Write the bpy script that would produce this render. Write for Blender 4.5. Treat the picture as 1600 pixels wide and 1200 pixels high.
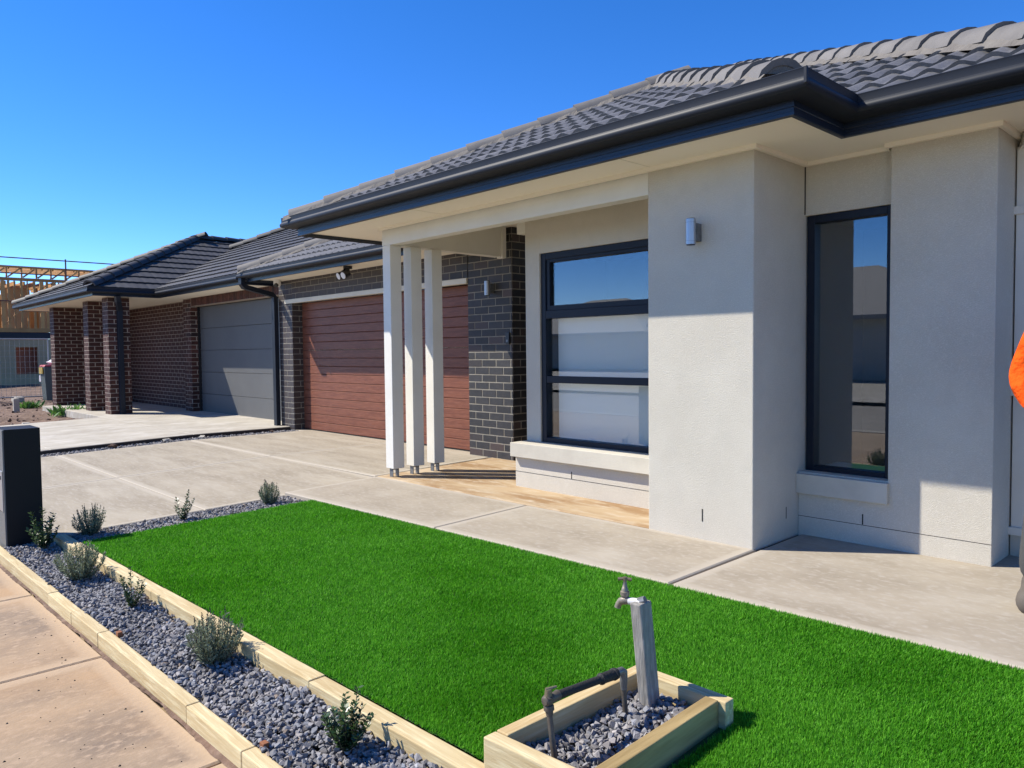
import bpy, bmesh, math, random
import numpy as np
from mathutils import Vector, Matrix

random.seed(7); rng = np.random.default_rng(7)
S = bpy.context.scene
for o in list(bpy.data.objects): bpy.data.objects.remove(o)
COL = S.collection

# ------------------------------------------------------------------ camera
CAM_H = 1.2
YAW, PITCH, ROLL = math.radians(46.53), math.radians(2.421), math.radians(-0.588)
F_PX = 1180.0
fw = Vector((-math.sin(YAW)*math.cos(PITCH), math.cos(YAW)*math.cos(PITCH), -math.sin(PITCH)))
rt0 = Vector((math.cos(YAW), math.sin(YAW), 0)); up0 = rt0.cross(fw)
rt = rt0*math.cos(ROLL)+up0*math.sin(ROLL); up = -rt0*math.sin(ROLL)+up0*math.cos(ROLL)
cd = bpy.data.cameras.new('camera'); cam = bpy.data.objects.new('camera', cd); COL.objects.link(cam)
cam.matrix_world = Matrix(((rt.x, up.x, -fw.x, 0), (rt.y, up.y, -fw.y, 0), (rt.z, up.z, -fw.z, CAM_H), (0, 0, 0, 1)))
cd.sensor_width = 36; cd.lens = F_PX/1600*36; cd.clip_end = 2000; cd.clip_start = 0.05
S.camera = cam
CAMP = Vector((0, 0, CAM_H))

# ------------------------------------------------------------------ world, sun, exposure
LDIR = Vector((1.28, 1.0, -1.72)).normalized()          # direction the light travels
SUN_EL = math.asin(-LDIR.z); to_sun = -LDIR
W = bpy.data.worlds.new('World'); S.world = W; W.use_nodes = True
wn = W.node_tree.nodes; wl = W.node_tree.links; wn.clear()
sky = wn.new('ShaderNodeTexSky'); sky.sky_type = 'NISHITA'; sky.sun_disc = False
sky.sun_elevation = SUN_EL; sky.sun_rotation = math.atan2(to_sun.x, to_sun.y)
sky.air_density = 1.0; sky.dust_density = 0.0; sky.ozone_density = 3.0; sky.altitude = 4200
bg = wn.new('ShaderNodeBackground'); bg.inputs[1].default_value = 0.14
hs = wn.new('ShaderNodeHueSaturation'); hs.inputs['Saturation'].default_value = 1.3; hs.inputs['Hue'].default_value = 0.509
wo = wn.new('ShaderNodeOutputWorld')
wl.new(sky.outputs[0], hs.inputs['Color']); wl.new(hs.outputs[0], bg.inputs[0]); wl.new(bg.outputs[0], wo.inputs[0])
sd = bpy.data.lights.new('sun', 'SUN'); sd.energy = 4.0; sd.angle = math.radians(0.53); sd.color = (1.0, 0.935, 0.82)
so = bpy.data.objects.new('sun', sd); COL.objects.link(so); so.location = (-20, -15, 30)
so.rotation_euler = LDIR.to_track_quat('-Z', 'Y').to_euler()
S.view_settings.view_transform = 'Standard'; S.view_settings.look = 'None'
S.view_settings.exposure = 0.95; S.view_settings.gamma = 1.0; S.view_settings.use_curve_mapping = False
S.render.engine = 'CYCLES'

# ------------------------------------------------------------------ materials
def M(name, col, rough=0.7, var=None, scale=3.0, detail=5.0, bump=0.0, bscale=60.0, stretch=None, spec=0.5, metal=0.0,
      rnd=0.0, var2=None, scale2=20.0, rndcol=None, attr=None, bdist=0.01, ramp=(0.35, 0.65), var3=None, scale3=0.6, ramp3=(0.52, 0.72)):
    """principled with world-position noise: col <-> var (large), var2 (fine speckle), rnd brightness per object"""
    m = bpy.data.materials.new(name); m.use_nodes = True
    nt = m.node_tree; n = nt.nodes; l = nt.links; b = n['Principled BSDF']
    b.inputs['Roughness'].default_value = rough; b.inputs['Metallic'].default_value = metal
    b.inputs['Specular IOR Level'].default_value = spec
    geo = n.new('ShaderNodeNewGeometry'); src = geo.outputs['Position']
    mp = n.new('ShaderNodeMapping'); mp.inputs['Scale'].default_value = stretch or (1, 1, 1); l.new(src, mp.inputs[0]); src = mp.outputs[0]
    def mix(fac, a, bcol, mode='MIX'):
        x = n.new('ShaderNodeMix'); x.data_type = 'RGBA'; x.blend_type = mode
        if hasattr(fac, 'links'): l.new(fac, x.inputs[0])
        else: x.inputs[0].default_value = fac
        for v, i in ((a, 6), (bcol, 7)):
            if hasattr(v, 'links'): l.new(v, x.inputs[i])
            else: x.inputs[i].default_value = (*v, 1)
        return x.outputs[2]
    def noise(sc, lo, hi, det=detail):
        t = n.new('ShaderNodeTexNoise'); t.inputs['Scale'].default_value = sc; t.inputs['Detail'].default_value = det
        t.inputs['Roughness'].default_value = 0.6; l.new(src, t.inputs['Vector'])
        r = n.new('ShaderNodeMapRange'); r.inputs[1].default_value = lo; r.inputs[2].default_value = hi; l.new(t.outputs[0], r.inputs[0])
        return r.outputs[0]
    c = col
    if var: c = mix(noise(scale, *ramp), c, var)
    if var2: c = mix(noise(scale2, 0.5, 0.75, 3), c, var2)
    if var3: c = mix(noise(scale3, *ramp3, 8), c, var3)
    if rnd or rndcol:
        oi = n.new('ShaderNodeObjectInfo')
        if rndcol:
            r = n.new('ShaderNodeMapRange'); r.inputs[1].default_value = 0.78; r.inputs[2].default_value = 0.95; l.new(oi.outputs['Random'], r.inputs[0])
            c = mix(r.outputs[0], c, rndcol)
        if rnd:
            w = n.new('ShaderNodeTexWhiteNoise'); w.noise_dimensions = '1D'; l.new(oi.outputs['Random'], w.inputs['W'])
            r = n.new('ShaderNodeMapRange'); r.inputs[3].default_value = 1-rnd; r.inputs[4].default_value = 1+rnd; l.new(w.outputs[0], r.inputs[0])
            v = n.new('ShaderNodeVectorMath'); v.operation = 'SCALE'
            if hasattr(c, 'links'): l.new(c, v.inputs[0])
            else: v.inputs[0].default_value = c
            l.new(r.outputs[0], v.inputs['Scale']); c = v.outputs[0]
    if attr:
        a = n.new('ShaderNodeAttribute'); a.attribute_name = attr[0]
        c = mix(a.outputs['Fac'], c, attr[1]) if len(attr) == 2 else mix(1.0, c, a.outputs['Color'], 'MULTIPLY')
    if hasattr(c, 'links'): l.new(c, b.inputs['Base Color'])
    else: b.inputs['Base Color'].default_value = (*c, 1)
    if bump:
        t = n.new('ShaderNodeTexNoise'); t.inputs['Scale'].default_value = bscale; t.inputs['Detail'].default_value = 4; l.new(src, t.inputs['Vector'])
        bp = n.new('ShaderNodeBump'); bp.inputs['Strength'].default_value = bump; bp.inputs['Distance'].default_value = bdist
        l.new(t.outputs[0], bp.inputs['Height']); l.new(bp.outputs[0], b.inputs['Normal'])
    return m

m_render = M('render_paint', (0.59, 0.55, 0.465), 0.9, var=(0.53, 0.49, 0.41), scale=1.6, var2=(0.66, 0.62, 0.54), scale2=150, bump=0.8, bscale=260, bdist=0.006, spec=0.2, var3=(0.54, 0.505, 0.43), scale3=7.0, ramp3=(0.5, 0.8))
m_sill = M('sill_render', (0.55, 0.52, 0.44), 0.9, var=(0.48, 0.45, 0.38), scale=4, bump=0.35, bscale=90, bdist=0.004, spec=0.2)
m_soffit = M('soffit_paint', (0.88, 0.815, 0.69), 0.75, var=(0.85, 0.785, 0.66), scale=0.8, spec=0.3)
m_cream = M('cream_paint', (0.71, 0.69, 0.62), 0.55, var=(0.66, 0.635, 0.56), scale=2.5, bump=0.12, bscale=40, bdist=0.003)
m_strip = M('lintel_paint', (0.66, 0.62, 0.50), 0.6, var=(0.6, 0.56, 0.45), scale=3)
m_gutter = M('gutter_steel', (0.012, 0.016, 0.025), 0.5, var=(0.018, 0.022, 0.030), scale=2, spec=0.22)
m_fascia = M('fascia_steel', (0.007, 0.013, 0.027), 0.36, var=(0.010, 0.017, 0.032), scale=3)
m_frame = M('window_frame_paint', (0.004, 0.008, 0.018), 0.45, spec=0.3)
m_tile = M('roof_tile', (0.135, 0.132, 0.131), 0.55, var=(0.098, 0.097, 0.097), scale=5, var2=(0.175, 0.17, 0.165), scale2=60, bump=0.3, bscale=160, bdist=0.003, rnd=0.16)
m_cap = M('ridge_cap_concrete', (0.15, 0.14, 0.13), 0.75, var=(0.115, 0.108, 0.102), scale=6, bump=0.3, bscale=120, bdist=0.003, rnd=0.1)
m_bed = M('cap_mortar', (0.165, 0.15, 0.13), 0.9, var=(0.125, 0.113, 0.10), scale=9, bump=0.8, bscale=50)
m_tile2 = M('neighbour_roof_tile', (0.062, 0.061, 0.062), 0.6, var=(0.048, 0.047, 0.049), scale=4, rnd=0.12, spec=0.3)
m_deck = M('roof_sarking', (0.02, 0.02, 0.02), 0.9)
m_brick = M('charcoal_brick', (0.017, 0.017, 0.019), 0.6, var=(0.030, 0.028, 0.028), scale=14, bump=0.6, bscale=90, bdist=0.004, rnd=0.3, rndcol=(0.050, 0.034, 0.030))
m_mortar = M('mortar', (0.27, 0.25, 0.205), 0.95, var=(0.21, 0.19, 0.155), scale=10, bump=0.4, bscale=80)
m_brick2 = M('brown_brick', (0.088, 0.033, 0.023), 0.75, var=(0.052, 0.021, 0.017), scale=12, bump=0.5, bscale=90, bdist=0.004, rnd=0.35, rndcol=(0.045, 0.024, 0.022), spec=0.3)
m_mortar2 = M('pale_mortar', (0.36, 0.30, 0.245), 0.95, var=(0.29, 0.24, 0.195), scale=10)
m_door = M('brown_woodgrain_steel', (0.205, 0.074, 0.040), 0.5, var=(0.135, 0.045, 0.026), scale=6, stretch=(0.5, 1, 9), var2=(0.25, 0.10, 0.06), scale2=16, bump=0.25, bscale=40, bdist=0.002, spec=0.3)
m_greydoor = M('grey_door_steel', (0.105, 0.106, 0.104), 0.55, var=(0.095, 0.096, 0.095), scale=2)
m_steel = M('brushed_aluminium', (0.42, 0.43, 0.45), 0.35, metal=0.7)
m_galv = M('galvanised_steel', (0.22, 0.23, 0.24), 0.5, metal=0.6, var=(0.15, 0.15, 0.15), scale=30)
m_black = M('black_plastic', (0.012, 0.012, 0.013), 0.4)
m_white = M('white_plastic', (0.72, 0.71, 0.68), 0.4)
m_dark = M('room_dark', (0.035, 0.04, 0.042), 0.9)
m_blind = M('roller_blind', (0.74, 0.74, 0.71), 0.85)
m_gap = M('joint_dark', (0.03, 0.028, 0.025), 0.95)
m_pine = M('treated_pine', (0.57, 0.465, 0.265), 0.75, var=(0.45, 0.335, 0.165), scale=9, stretch=(0.22, 3.2, 3.2), var2=(0.69, 0.60, 0.37), scale2=22, bump=0.35, bscale=60, bdist=0.003, rnd=0.07)
m_pine_y = M('treated_pine_cross', (0.56, 0.43, 0.22), 0.75, var=(0.45, 0.31, 0.14), scale=9, stretch=(3.2, 0.22, 3.2), var2=(0.64, 0.53, 0.31), scale2=22, bump=0.35, bscale=60, bdist=0.003, rnd=0.07)
m_brownpine = M('weathered_pine', (0.42, 0.31, 0.14), 0.7, var=(0.26, 0.18, 0.07), scale=7, stretch=(3.2, 0.25, 3.2), bump=0.3, bscale=60, bdist=0.003)
m_peg = M('brown_stake', (0.26, 0.10, 0.035), 0.8, var=(0.2, 0.07, 0.03), scale=20)
m_oldpost = M('grey_hardwood', (0.30, 0.285, 0.255), 0.85, var=(0.18, 0.17, 0.15), scale=14, stretch=(3, 3, 0.35), var2=(0.40, 0.37, 0.32), scale2=30, bump=0.6, bscale=60, bdist=0.004)
m_brass = M('old_brass', (0.27, 0.22, 0.13), 0.5, metal=0.6, var=(0.17, 0.15, 0.11), scale=40)
m_pipe = M('weathered_copper', (0.13, 0.11, 0.085), 0.6, metal=0.4, var=(0.085, 0.07, 0.055), scale=40)
m_lag = M('black_lagging', (0.014, 0.014, 0.014), 0.75, bump=0.4, bscale=120)
m_white_tape = M('thread_tape', (0.55, 0.55, 0.54), 0.6)
m_letter = M('letterbox_charcoal', (0.006, 0.007, 0.009), 0.6, spec=0.25)
m_letterf = M('letterbox_grey', (0.14, 0.14, 0.135), 0.6, bump=0.3, bscale=120)
m_conc = M('path_concrete', (0.345, 0.300, 0.232), 0.88, var=(0.262, 0.223, 0.168), scale=2.6, detail=14, stretch=(0.8, 1.3, 1), var2=(0.375, 0.335, 0.28), scale2=24, bump=0.4, bscale=38, bdist=0.003, attr=('edge', (0.395, 0.350, 0.285)), ramp=(0.33, 0.67), var3=(0.40, 0.362, 0.30), scale3=1.9, ramp3=(0.5, 0.85))
m_conc_d = M('driveway_concrete', (0.335, 0.292, 0.222), 0.88, var=(0.24, 0.204, 0.150), scale=2.4, detail=14, stretch=(0.5, 2.0, 1), var2=(0.37, 0.33, 0.272), scale2=22, bump=0.4, bscale=38, bdist=0.003, attr=('edge', (0.395, 0.352, 0.282)), ramp=(0.33, 0.67), var3=(0.40, 0.36, 0.29), scale3=1.7, ramp3=(0.5, 0.85))
m_conc_n = M('neighbour_concrete', (0.42, 0.385, 0.32), 0.88, var=(0.32, 0.288, 0.235), scale=1.5, detail=12, stretch=(1.5, 0.7, 1), var2=(0.46, 0.435, 0.385), scale2=8, var3=(0.50, 0.47, 0.42), scale3=2.4)
m_porch = M('clay_stained_concrete', (0.40, 0.295, 0.175), 0.85, var=(0.27, 0.165, 0.075), scale=2.0, detail=10, stretch=(0.5, 1.4, 1), var2=(0.47, 0.39, 0.285), scale2=9, bump=0.3, bscale=40, bdist=0.003, ramp=(0.45, 0.6), var3=(0.45, 0.385, 0.29), scale3=1.3)
m_foot = M('footpath_concrete', (0.325, 0.234, 0.150), 0.9, var=(0.195, 0.142, 0.098), scale=3.4, detail=15, stretch=(1.0, 0.6, 1), var2=(0.40, 0.29, 0.195), scale2=40, bump=0.7, bscale=75, bdist=0.003, attr=('edge', (0.42, 0.305, 0.195)), ramp=(0.38, 0.66), var3=(0.375, 0.245, 0.135), scale3=1.2, ramp3=(0.5, 0.7))
m_soil = M('clay_soil', (0.16, 0.10, 0.07), 0.95, var=(0.10, 0.06, 0.042), scale=1.5, detail=10, var2=(0.24, 0.17, 0.12), scale2=12, bump=1.0, bscale=8, bdist=0.05)
m_road = M('pale_road', (0.30, 0.275, 0.235), 0.9, var=(0.26, 0.235, 0.20), scale=2)  # unseen road surface, paled to bounce more warm light onto the house
m_turfbase = M('turf_backing', (0.018, 0.055, 0.010), 0.95, var=(0.026, 0.07, 0.012), scale=8)
m_stone = M('bluestone', (0.225, 0.222, 0.230), 0.8, attr=('shade', 0, 0), bump=0.5, bscale=220, bdist=0.003)
m_frame_pine = M('framing_pine', (0.50, 0.275, 0.095), 0.8, var=(0.38, 0.19, 0.065), scale=1.2, rnd=0.25)
m_ply = M('wall_sheet', (0.40, 0.29, 0.16), 0.85, var=(0.33, 0.24, 0.14), scale=0.8)
m_wire = M('fence_wire', (0.35, 0.34, 0.32), 0.5, metal=0.5)
m_rust = M('rusty_steel', (0.16, 0.055, 0.03), 0.7)
m_binbody = M('bin_grey', (0.07, 0.085, 0.08), 0.6)
m_red = M('bin_lid_red', (0.40, 0.05, 0.05), 0.5)
m_yellow = M('bin_yellow', (0.45, 0.30, 0.05), 0.5)
m_blue = M('blue_plastic', (0.06, 0.16, 0.30), 0.5)
m_bag = M('white_plastic_bag', (0.72, 0.66, 0.66), 0.5)
m_orange = M('hi_vis_cotton', (0.85, 0.105, 0.010), 0.95, var=(0.70, 0.08, 0.008), scale=9, bump=1.0, bscale=11, bdist=0.05, spec=0.1)
m_trouser = M('grey_work_trousers', (0.055, 0.055, 0.055), 0.9, bump=0.3, bscale=30, bdist=0.01)
m_boot = M('dusty_boot', (0.10, 0.085, 0.07), 0.8)
m_skin = M('skin', (0.45, 0.26, 0.18), 0.6)
m_hair = M('dark_hair', (0.02, 0.014, 0.01), 0.6)
m_stem = M('woody_stem', (0.11, 0.085, 0.05), 0.8)
m_pale = M('opposite_wall', (0.50, 0.47, 0.42), 0.9)
m_roof3 = M('opposite_roof', (0.30, 0.29, 0.28), 0.8)

def leafmat(name, col, col2, trans=0.25, rough=0.5):
    m = bpy.data.materials.new(name); m.use_nodes = True; nt = m.node_tree; n = nt.nodes; l = nt.links; b = n['Principled BSDF']
    a = n.new('ShaderNodeAttribute'); a.attribute_name = 'shade'
    x = n.new('ShaderNodeMix'); x.data_type = 'RGBA'; l.new(a.outputs['Fac'], x.inputs[0]); x.inputs[6].default_value = (*col, 1); x.inputs[7].default_value = (*col2, 1)
    l.new(x.outputs[2], b.inputs['Base Color']); b.inputs['Roughness'].default_value = rough; b.inputs['Specular IOR Level'].default_value = 0.25 if trans > 0.35 else 0.5
    tr = n.new('ShaderNodeBsdfTranslucent'); l.new(x.outputs[2], tr.inputs[0]); ms = n.new('ShaderNodeMixShader'); ms.inputs[0].default_value = trans
    l.new(b.outputs[0], ms.inputs[1]); l.new(tr.outputs[0], ms.inputs[2]); l.new(ms.outputs[0], n['Material Output'].inputs[0])
    return m
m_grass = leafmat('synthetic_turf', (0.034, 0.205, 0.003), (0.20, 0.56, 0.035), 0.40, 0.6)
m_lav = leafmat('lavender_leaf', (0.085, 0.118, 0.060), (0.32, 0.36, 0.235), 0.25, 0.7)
m_gloss = leafmat('glossy_leaf', (0.014, 0.038, 0.010), (0.065, 0.120, 0.036), 0.15, 0.35)
m_weed = leafmat('weed_leaf', (0.04, 0.12, 0.02), (0.12, 0.26, 0.05), 0.3, 0.6)
m_bud = leafmat('lavender_bud', (0.045, 0.042, 0.035), (0.08, 0.075, 0.06), 0.1, 0.8)

def glassmat():
    m = bpy.data.materials.new('coated_glass'); m.use_nodes = True; nt = m.node_tree; n = nt.nodes; l = nt.links; n.remove(n['Principled BSDF'])
    t = n.new('ShaderNodeBsdfTransparent'); t.inputs[0].default_value = (0.95, 0.97, 0.97, 1)
    g = n.new('ShaderNodeBsdfGlossy'); g.inputs['Roughness'].default_value = 0.004; g.inputs[0].default_value = (0.95, 0.97, 1, 1)
    ge = n.new('ShaderNodeNewGeometry'); dt = n.new('ShaderNodeVectorMath'); dt.operation = 'DOT_PRODUCT'
    l.new(ge.outputs['Normal'], dt.inputs[0]); l.new(ge.outputs['Incoming'], dt.inputs[1])
    ab = n.new('ShaderNodeMath'); ab.operation = 'ABSOLUTE'; l.new(dt.outputs['Value'], ab.inputs[0])
    om = n.new('ShaderNodeMath'); om.operation = 'SUBTRACT'; om.inputs[0].default_value = 1.0; l.new(ab.outputs[0], om.inputs[1])
    pw = n.new('ShaderNodeMath'); pw.operation = 'POWER'; pw.inputs[1].default_value = 4.0; l.new(om.outputs[0], pw.inputs[0])
    a = n.new('ShaderNodeMath'); a.operation = 'MULTIPLY_ADD'; a.inputs[1].default_value = 0.8; a.inputs[2].default_value = 0.09; l.new(pw.outputs[0], a.inputs[0])
    ms = n.new('ShaderNodeMixShader'); l.new(a.outputs[0], ms.inputs[0]); l.new(t.outputs[0], ms.inputs[1]); l.new(g.outputs[0], ms.inputs[2])
    l.new(ms.outputs[0], n['Material Output'].inputs[0]); return m
m_glass = glassmat()

# ------------------------------------------------------------------ helpers
def tag(o, label=None, cat=None, group=None, kind=None):
    if label: o['label'] = label
    if cat: o['category'] = cat
    if group: o['group'] = group
    if kind: o['kind'] = kind
    return o
def empty(name, loc, label=None, cat=None, group=None, kind=None):
    o = bpy.data.objects.new(name, None); COL.objects.link(o); o.location = loc; o.empty_display_size = 0.1
    return tag(o, label, cat, group, kind)
def rootloc(p):
    v = Vector((0, 0, 0))
    while p is not None: v = v+Vector(p.location); p = p.parent
    return v
class MB:
    """collects shapes in world coordinates; build() links ONE mesh object"""
    def __init__(s): s.v = []; s.f = []
    def add(s, vs, fs):
        k = len(s.v); s.v += [tuple(v) for v in vs]; s.f += [tuple(i+k for i in f) for f in fs]; return s
    def box(s, x0, x1, y0, y1, z0, z1):
        return s.add([(x0, y0, z0), (x1, y0, z0), (x1, y1, z0), (x0, y1, z0), (x0, y0, z1), (x1, y0, z1), (x1, y1, z1), (x0, y1, z1)],
                     [(0, 3, 2, 1), (4, 5, 6, 7), (0, 1, 5, 4), (1, 2, 6, 5), (2, 3, 7, 6), (3, 0, 4, 7)])
    def prism(s, poly, z0, z1, top=None):
        n = len(poly); t = top or poly
        vs = [(*p, z0) if len(p) == 2 else p for p in poly]+[(*p, z1) for p in t]
        return s.add(vs, [tuple(reversed(range(n))), tuple(range(n, 2*n))]+[(i, (i+1) % n, n+(i+1) % n, n+i) for i in range(n)])
    def tube(s, pts, r, seg=10, cap=True):
        pts = [Vector(p) for p in pts]; rs = r if isinstance(r, (list, tuple)) else [r]*len(pts); rings = []
        k = len(s.v)
        prev = None
        for i, p in enumerate(pts):
            d = (pts[min(i+1, len(pts)-1)]-pts[max(i-1, 0)]).normalized()
            a = d.orthogonal().normalized() if prev is None else (prev-d*prev.dot(d)).normalized()
            prev = a; b = d.cross(a)
            for j in range(seg):
                t = 2*math.pi*j/seg; s.v.append(tuple(p+(a*math.cos(t)+b*math.sin(t))*rs[i]))
        for i in range(len(pts)-1):
            for j in range(seg):
                s.f.append((k+i*seg+j, k+i*seg+(j+1) % seg, k+(i+1)*seg+(j+1) % seg, k+(i+1)*seg+j))
        if cap:
            s.f.append(tuple(k+j for j in reversed(range(seg)))); s.f.append(tuple(k+(len(pts)-1)*seg+j for j in range(seg)))
        return s
    def build(s, name, mat, parent=None, smooth=False, bevel=0.0, kind=None, label=None, auto=None):
        o = obj(name, s.v, s.f, mat, parent)
        if smooth or auto:
            for p in o.data.polygons: p.use_smooth = True
            if auto:
                o.data.set_sharp_from_angle(angle=math.radians(auto))
        if bevel:
            m = o.modifiers.new('bevel', 'BEVEL'); m.width = bevel; m.segments = 2; m.limit_method = 'ANGLE'
        tag(o, label, None, None, kind)
        return o
def obj(name, v, f, mat, parent=None):
    off = rootloc(parent)
    me = bpy.data.meshes.new(name); me.from_pydata([Vector(p)-off for p in v], [], f); me.materials.append(mat)
    o = bpy.data.objects.new(name, me); COL.objects.link(o); o.parent = parent
    return o
def npmesh(name, verts, faces_n, mat, parent=None, shade=None, color=None):
    """verts (N,3) float, faces (F,3) int; fast triangle mesh"""
    me = bpy.data.meshes.new(name); off = np.array(rootloc(parent)); nv = len(verts); nf = len(faces_n)
    me.vertices.add(nv); me.vertices.foreach_set('co', (verts-off).astype(np.float32).ravel())
    me.loops.add(nf*3); me.loops.foreach_set('vertex_index', faces_n.astype(np.int32).ravel())
    me.polygons.add(nf); me.polygons.foreach_set('loop_start', np.arange(0, nf*3, 3, dtype=np.int32))
    me.update(calc_edges=True); me.shade_flat()
    if shade is not None:
        a = me.attributes.new('shade', 'FLOAT', 'POINT'); a.data.foreach_set('value', shade.astype(np.float32))
    if color is not None:
        a = me.attributes.new('shade', 'FLOAT_COLOR', 'POINT'); a.data.foreach_set('color', color.astype(np.float32).ravel())
    me.materials.append(mat); o = bpy.data.objects.new(name, me); COL.objects.link(o); o.parent = parent
    return o
def part(name, mat, parent, *boxes, bevel=0.0, label=None):
    b = MB()
    for x in boxes: b.box(*x)
    return b.build(name, mat, parent, bevel=bevel, label=label)

def sweep(path, prof, z0, closed_prof=False):
    """profile (d outward = right of travel, z) swept along a plan polyline with mitres"""
    P = [Vector(p) for p in path]; mb = MB(); n = len(prof); k = len(P)
    for i in range(k):
        d0 = (P[i]-P[i-1]).normalized() if i else (P[1]-P[0]).normalized()
        d1 = (P[i+1]-P[i]).normalized() if i < k-1 else d0
        n0 = Vector((d0.y, -d0.x)); n1 = Vector((d1.y, -d1.x)); mv = (n0+n1)
        mv = mv/mv.dot(n0)
        for d, z in prof: q = P[i]+mv*d; mb.v.append((q.x, q.y, z0+z))
    e = n if closed_prof else n-1
    for i in range(k-1):
        for j in range(e): mb.f.append((i*n+j, i*n+(j+1) % n, (i+1)*n+(j+1) % n, (i+1)*n+j))
    if closed_prof:
        mb.f.append(tuple(range(n))); mb.f.append(tuple(reversed(range((k-1)*n, k*n))))
    return mb

def pieces(name, items, mat, parent, stuffname, limit=300, smooth=False):
    """items: (mesh, matrix world). The largest in view become objects of their own, the rest one part."""
    off = rootloc(parent)
    items = sorted(items, key=lambda t: (t[1].translation-CAMP).length)
    for me, mx in items[:limit]:
        o = bpy.data.objects.new(name, me); COL.objects.link(o); o.parent = parent
        o.matrix_local = Matrix.Translation(-off) @ mx
        if not me.materials: me.materials.append(mat)
    rest = items[limit:]
    if rest:
        v = []; f = []
        for me, mx in rest:
            k = len(v); v += [mx @ p.co for p in me.vertices]; f += [tuple(i+k for i in p.vertices) for p in me.polygons]
        o = obj(stuffname, v, f, mat, parent); o['kind'] = 'stuff'

# ---- bricks
_bm = {}
def brick_mesh(L, mat, Hh=0.076, D=0.05):
    key = (round(L, 3), mat.name, random.randrange(3))
    if key not in _bm:
        b = bmesh.new(); c = 0.0028
        x, z = L/2, Hh/2
        j = lambda: random.uniform(-0.0012, 0.0012)
        bv = [b.verts.new((sx*x, 0.0+D, sz*z)) for sx, sz in ((-1, -1), (1, -1), (1, 1), (-1, 1))]
        mv = [b.verts.new((sx*x+j(), c, sz*z+j())) for sx, sz in ((-1, -1), (1, -1), (1, 1), (-1, 1))]
        fv = [b.verts.new((sx*(x-c)+j(), 0, sz*(z-c)+j())) for sx, sz in ((-1, -1), (1, -1), (1, 1), (-1, 1))]
        for A, B in ((bv, mv), (mv, fv)):
            for i in range(4): b.faces.new((A[i], A[(i+1) % 4], B[(i+1) % 4], B[i]))
        b.faces.new(fv)
        me = bpy.data.meshes.new('brick'); b.to_mesh(me); b.free(); me.materials.append(mat); _bm[key] = me
    return _bm[key]
def brick_face(p0, along, length, z0, z1, normal, mat, shift=0, end0=0.0, holes=()):
    """running-bond bricks on a face; p0 plan start (face plane), along/normal plan unit vectors"""
    out = []; pitch, course = 0.24, 0.086; nrow = int(round((z1-z0)/course))
    al = Vector((*along, 0)); nn = Vector((*normal, 0)); R = Matrix((al, -nn, Vector((0, 0, 1)))).transposed().to_4x4()
    for r in range(nrow):
        zc = z0+(r+0.5)*course; s = -0.12*((r+shift) % 2)
        while s < length-0.012:
            a = max(s, 0.0); b = min(s+(0.222 if mat is m_brick2 else 0.229), length)
            if b-a > 0.02 and not any(h[0] < (a+b)/2 < h[1] and h[2] < zc < h[3] for h in holes):
                c = Vector((*p0, 0))+al*((a+b)/2)+Vector((0, 0, zc))+nn*(0.0028+random.uniform(-0.0010, 0.0012))
                out.append((brick_mesh(b-a, mat), Matrix.Translation(c) @ R))
            s += pitch
    return out

# ---- roof tiles and caps
def tile_mesh(mat, amp=0.02, w=0.30, L=0.40, nx=12, lip=0.022, tilt=0.03, name='tile'):
    v = []; f = []
    for i in range(nx+1):
        x = w*i/nx; h = amp*0.5*(1-math.cos(4*math.pi*i/nx))
        h = amp*(h/amp)**0.8 if amp else 0
        v += [(x, 0, tilt+h), (x, L, 0.004+h)]
    k = len(v)
    for i in range(nx+1):
        x = w*i/nx; h = v[2*i][2]; v += [(x, 0, h), (x, 0.004, h-lip)]
    for i in range(nx):
        f.append((2*i, 2*i+2, 2*i+3, 2*i+1)); f.append((k+2*i+1, k+2*i+3, k+2*i+2, k+2*i))
    me = bpy.data.meshes.new(name); me.from_pydata(v, [], f); me.materials.append(mat)
    for p in me.polygons: p.use_smooth = p.index % 2 == 0
    return me
def tiles(O, along, uph, tanp, na, nr, clips, me, expo=0.345, w=0.30, stagger=0.0):
    """clips: (point xy, normal xy): keep the side the normal points to"""
    a = Vector((*along, 0)); h = Vector((*uph, 0)); c = 1/math.sqrt(1+tanp*tanp); s = tanp*c
    sv = h*c+Vector((0, 0, s)); n = a.cross(sv); R = Matrix((a, sv, n)).transposed().to_4x4(); out = []
    for r in range(nr):
        for i in range(na):
            p = Vector(O)+a*(i*w+(stagger if r % 2 else 0))+sv*(r*expo)+n*random.uniform(-0.002, 0.002)
            mx = Matrix.Translation(p) @ R
            cs = [mx @ Vector(q) for q in ((0, 0, 0), (w, 0, 0), (w, 0.4, 0), (0, 0.4, 0))]
            cut = []; drop = False
            for (px, py), (nx_, ny_) in clips:
                ds = [(q.x-px)*nx_+(q.y-py)*ny_ for q in cs]
                if max(ds) <= 0.01: drop = True
                elif min(ds) < -0.001: cut.append(((px, py, 0), (nx_, ny_, 0)))
            if drop: continue
            if cut:
                b = bmesh.new(); b.from_mesh(me); inv = mx.inverted()
                for co, no in cut:
                    bmesh.ops.bisect_plane(b, geom=b.verts[:]+b.edges[:]+b.faces[:], plane_co=inv @ Vector(co),
                                           plane_no=(inv.to_3x3() @ Vector(no)), clear_inner=True)
                if len(b.faces) == 0: b.free(); continue
                m2 = bpy.data.meshes.new('tile'); b.to_mesh(m2); b.free(); m2.materials.append(me.materials[0]); out.append((m2, mx))
            else: out.append((me, mx))
    return out
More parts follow.
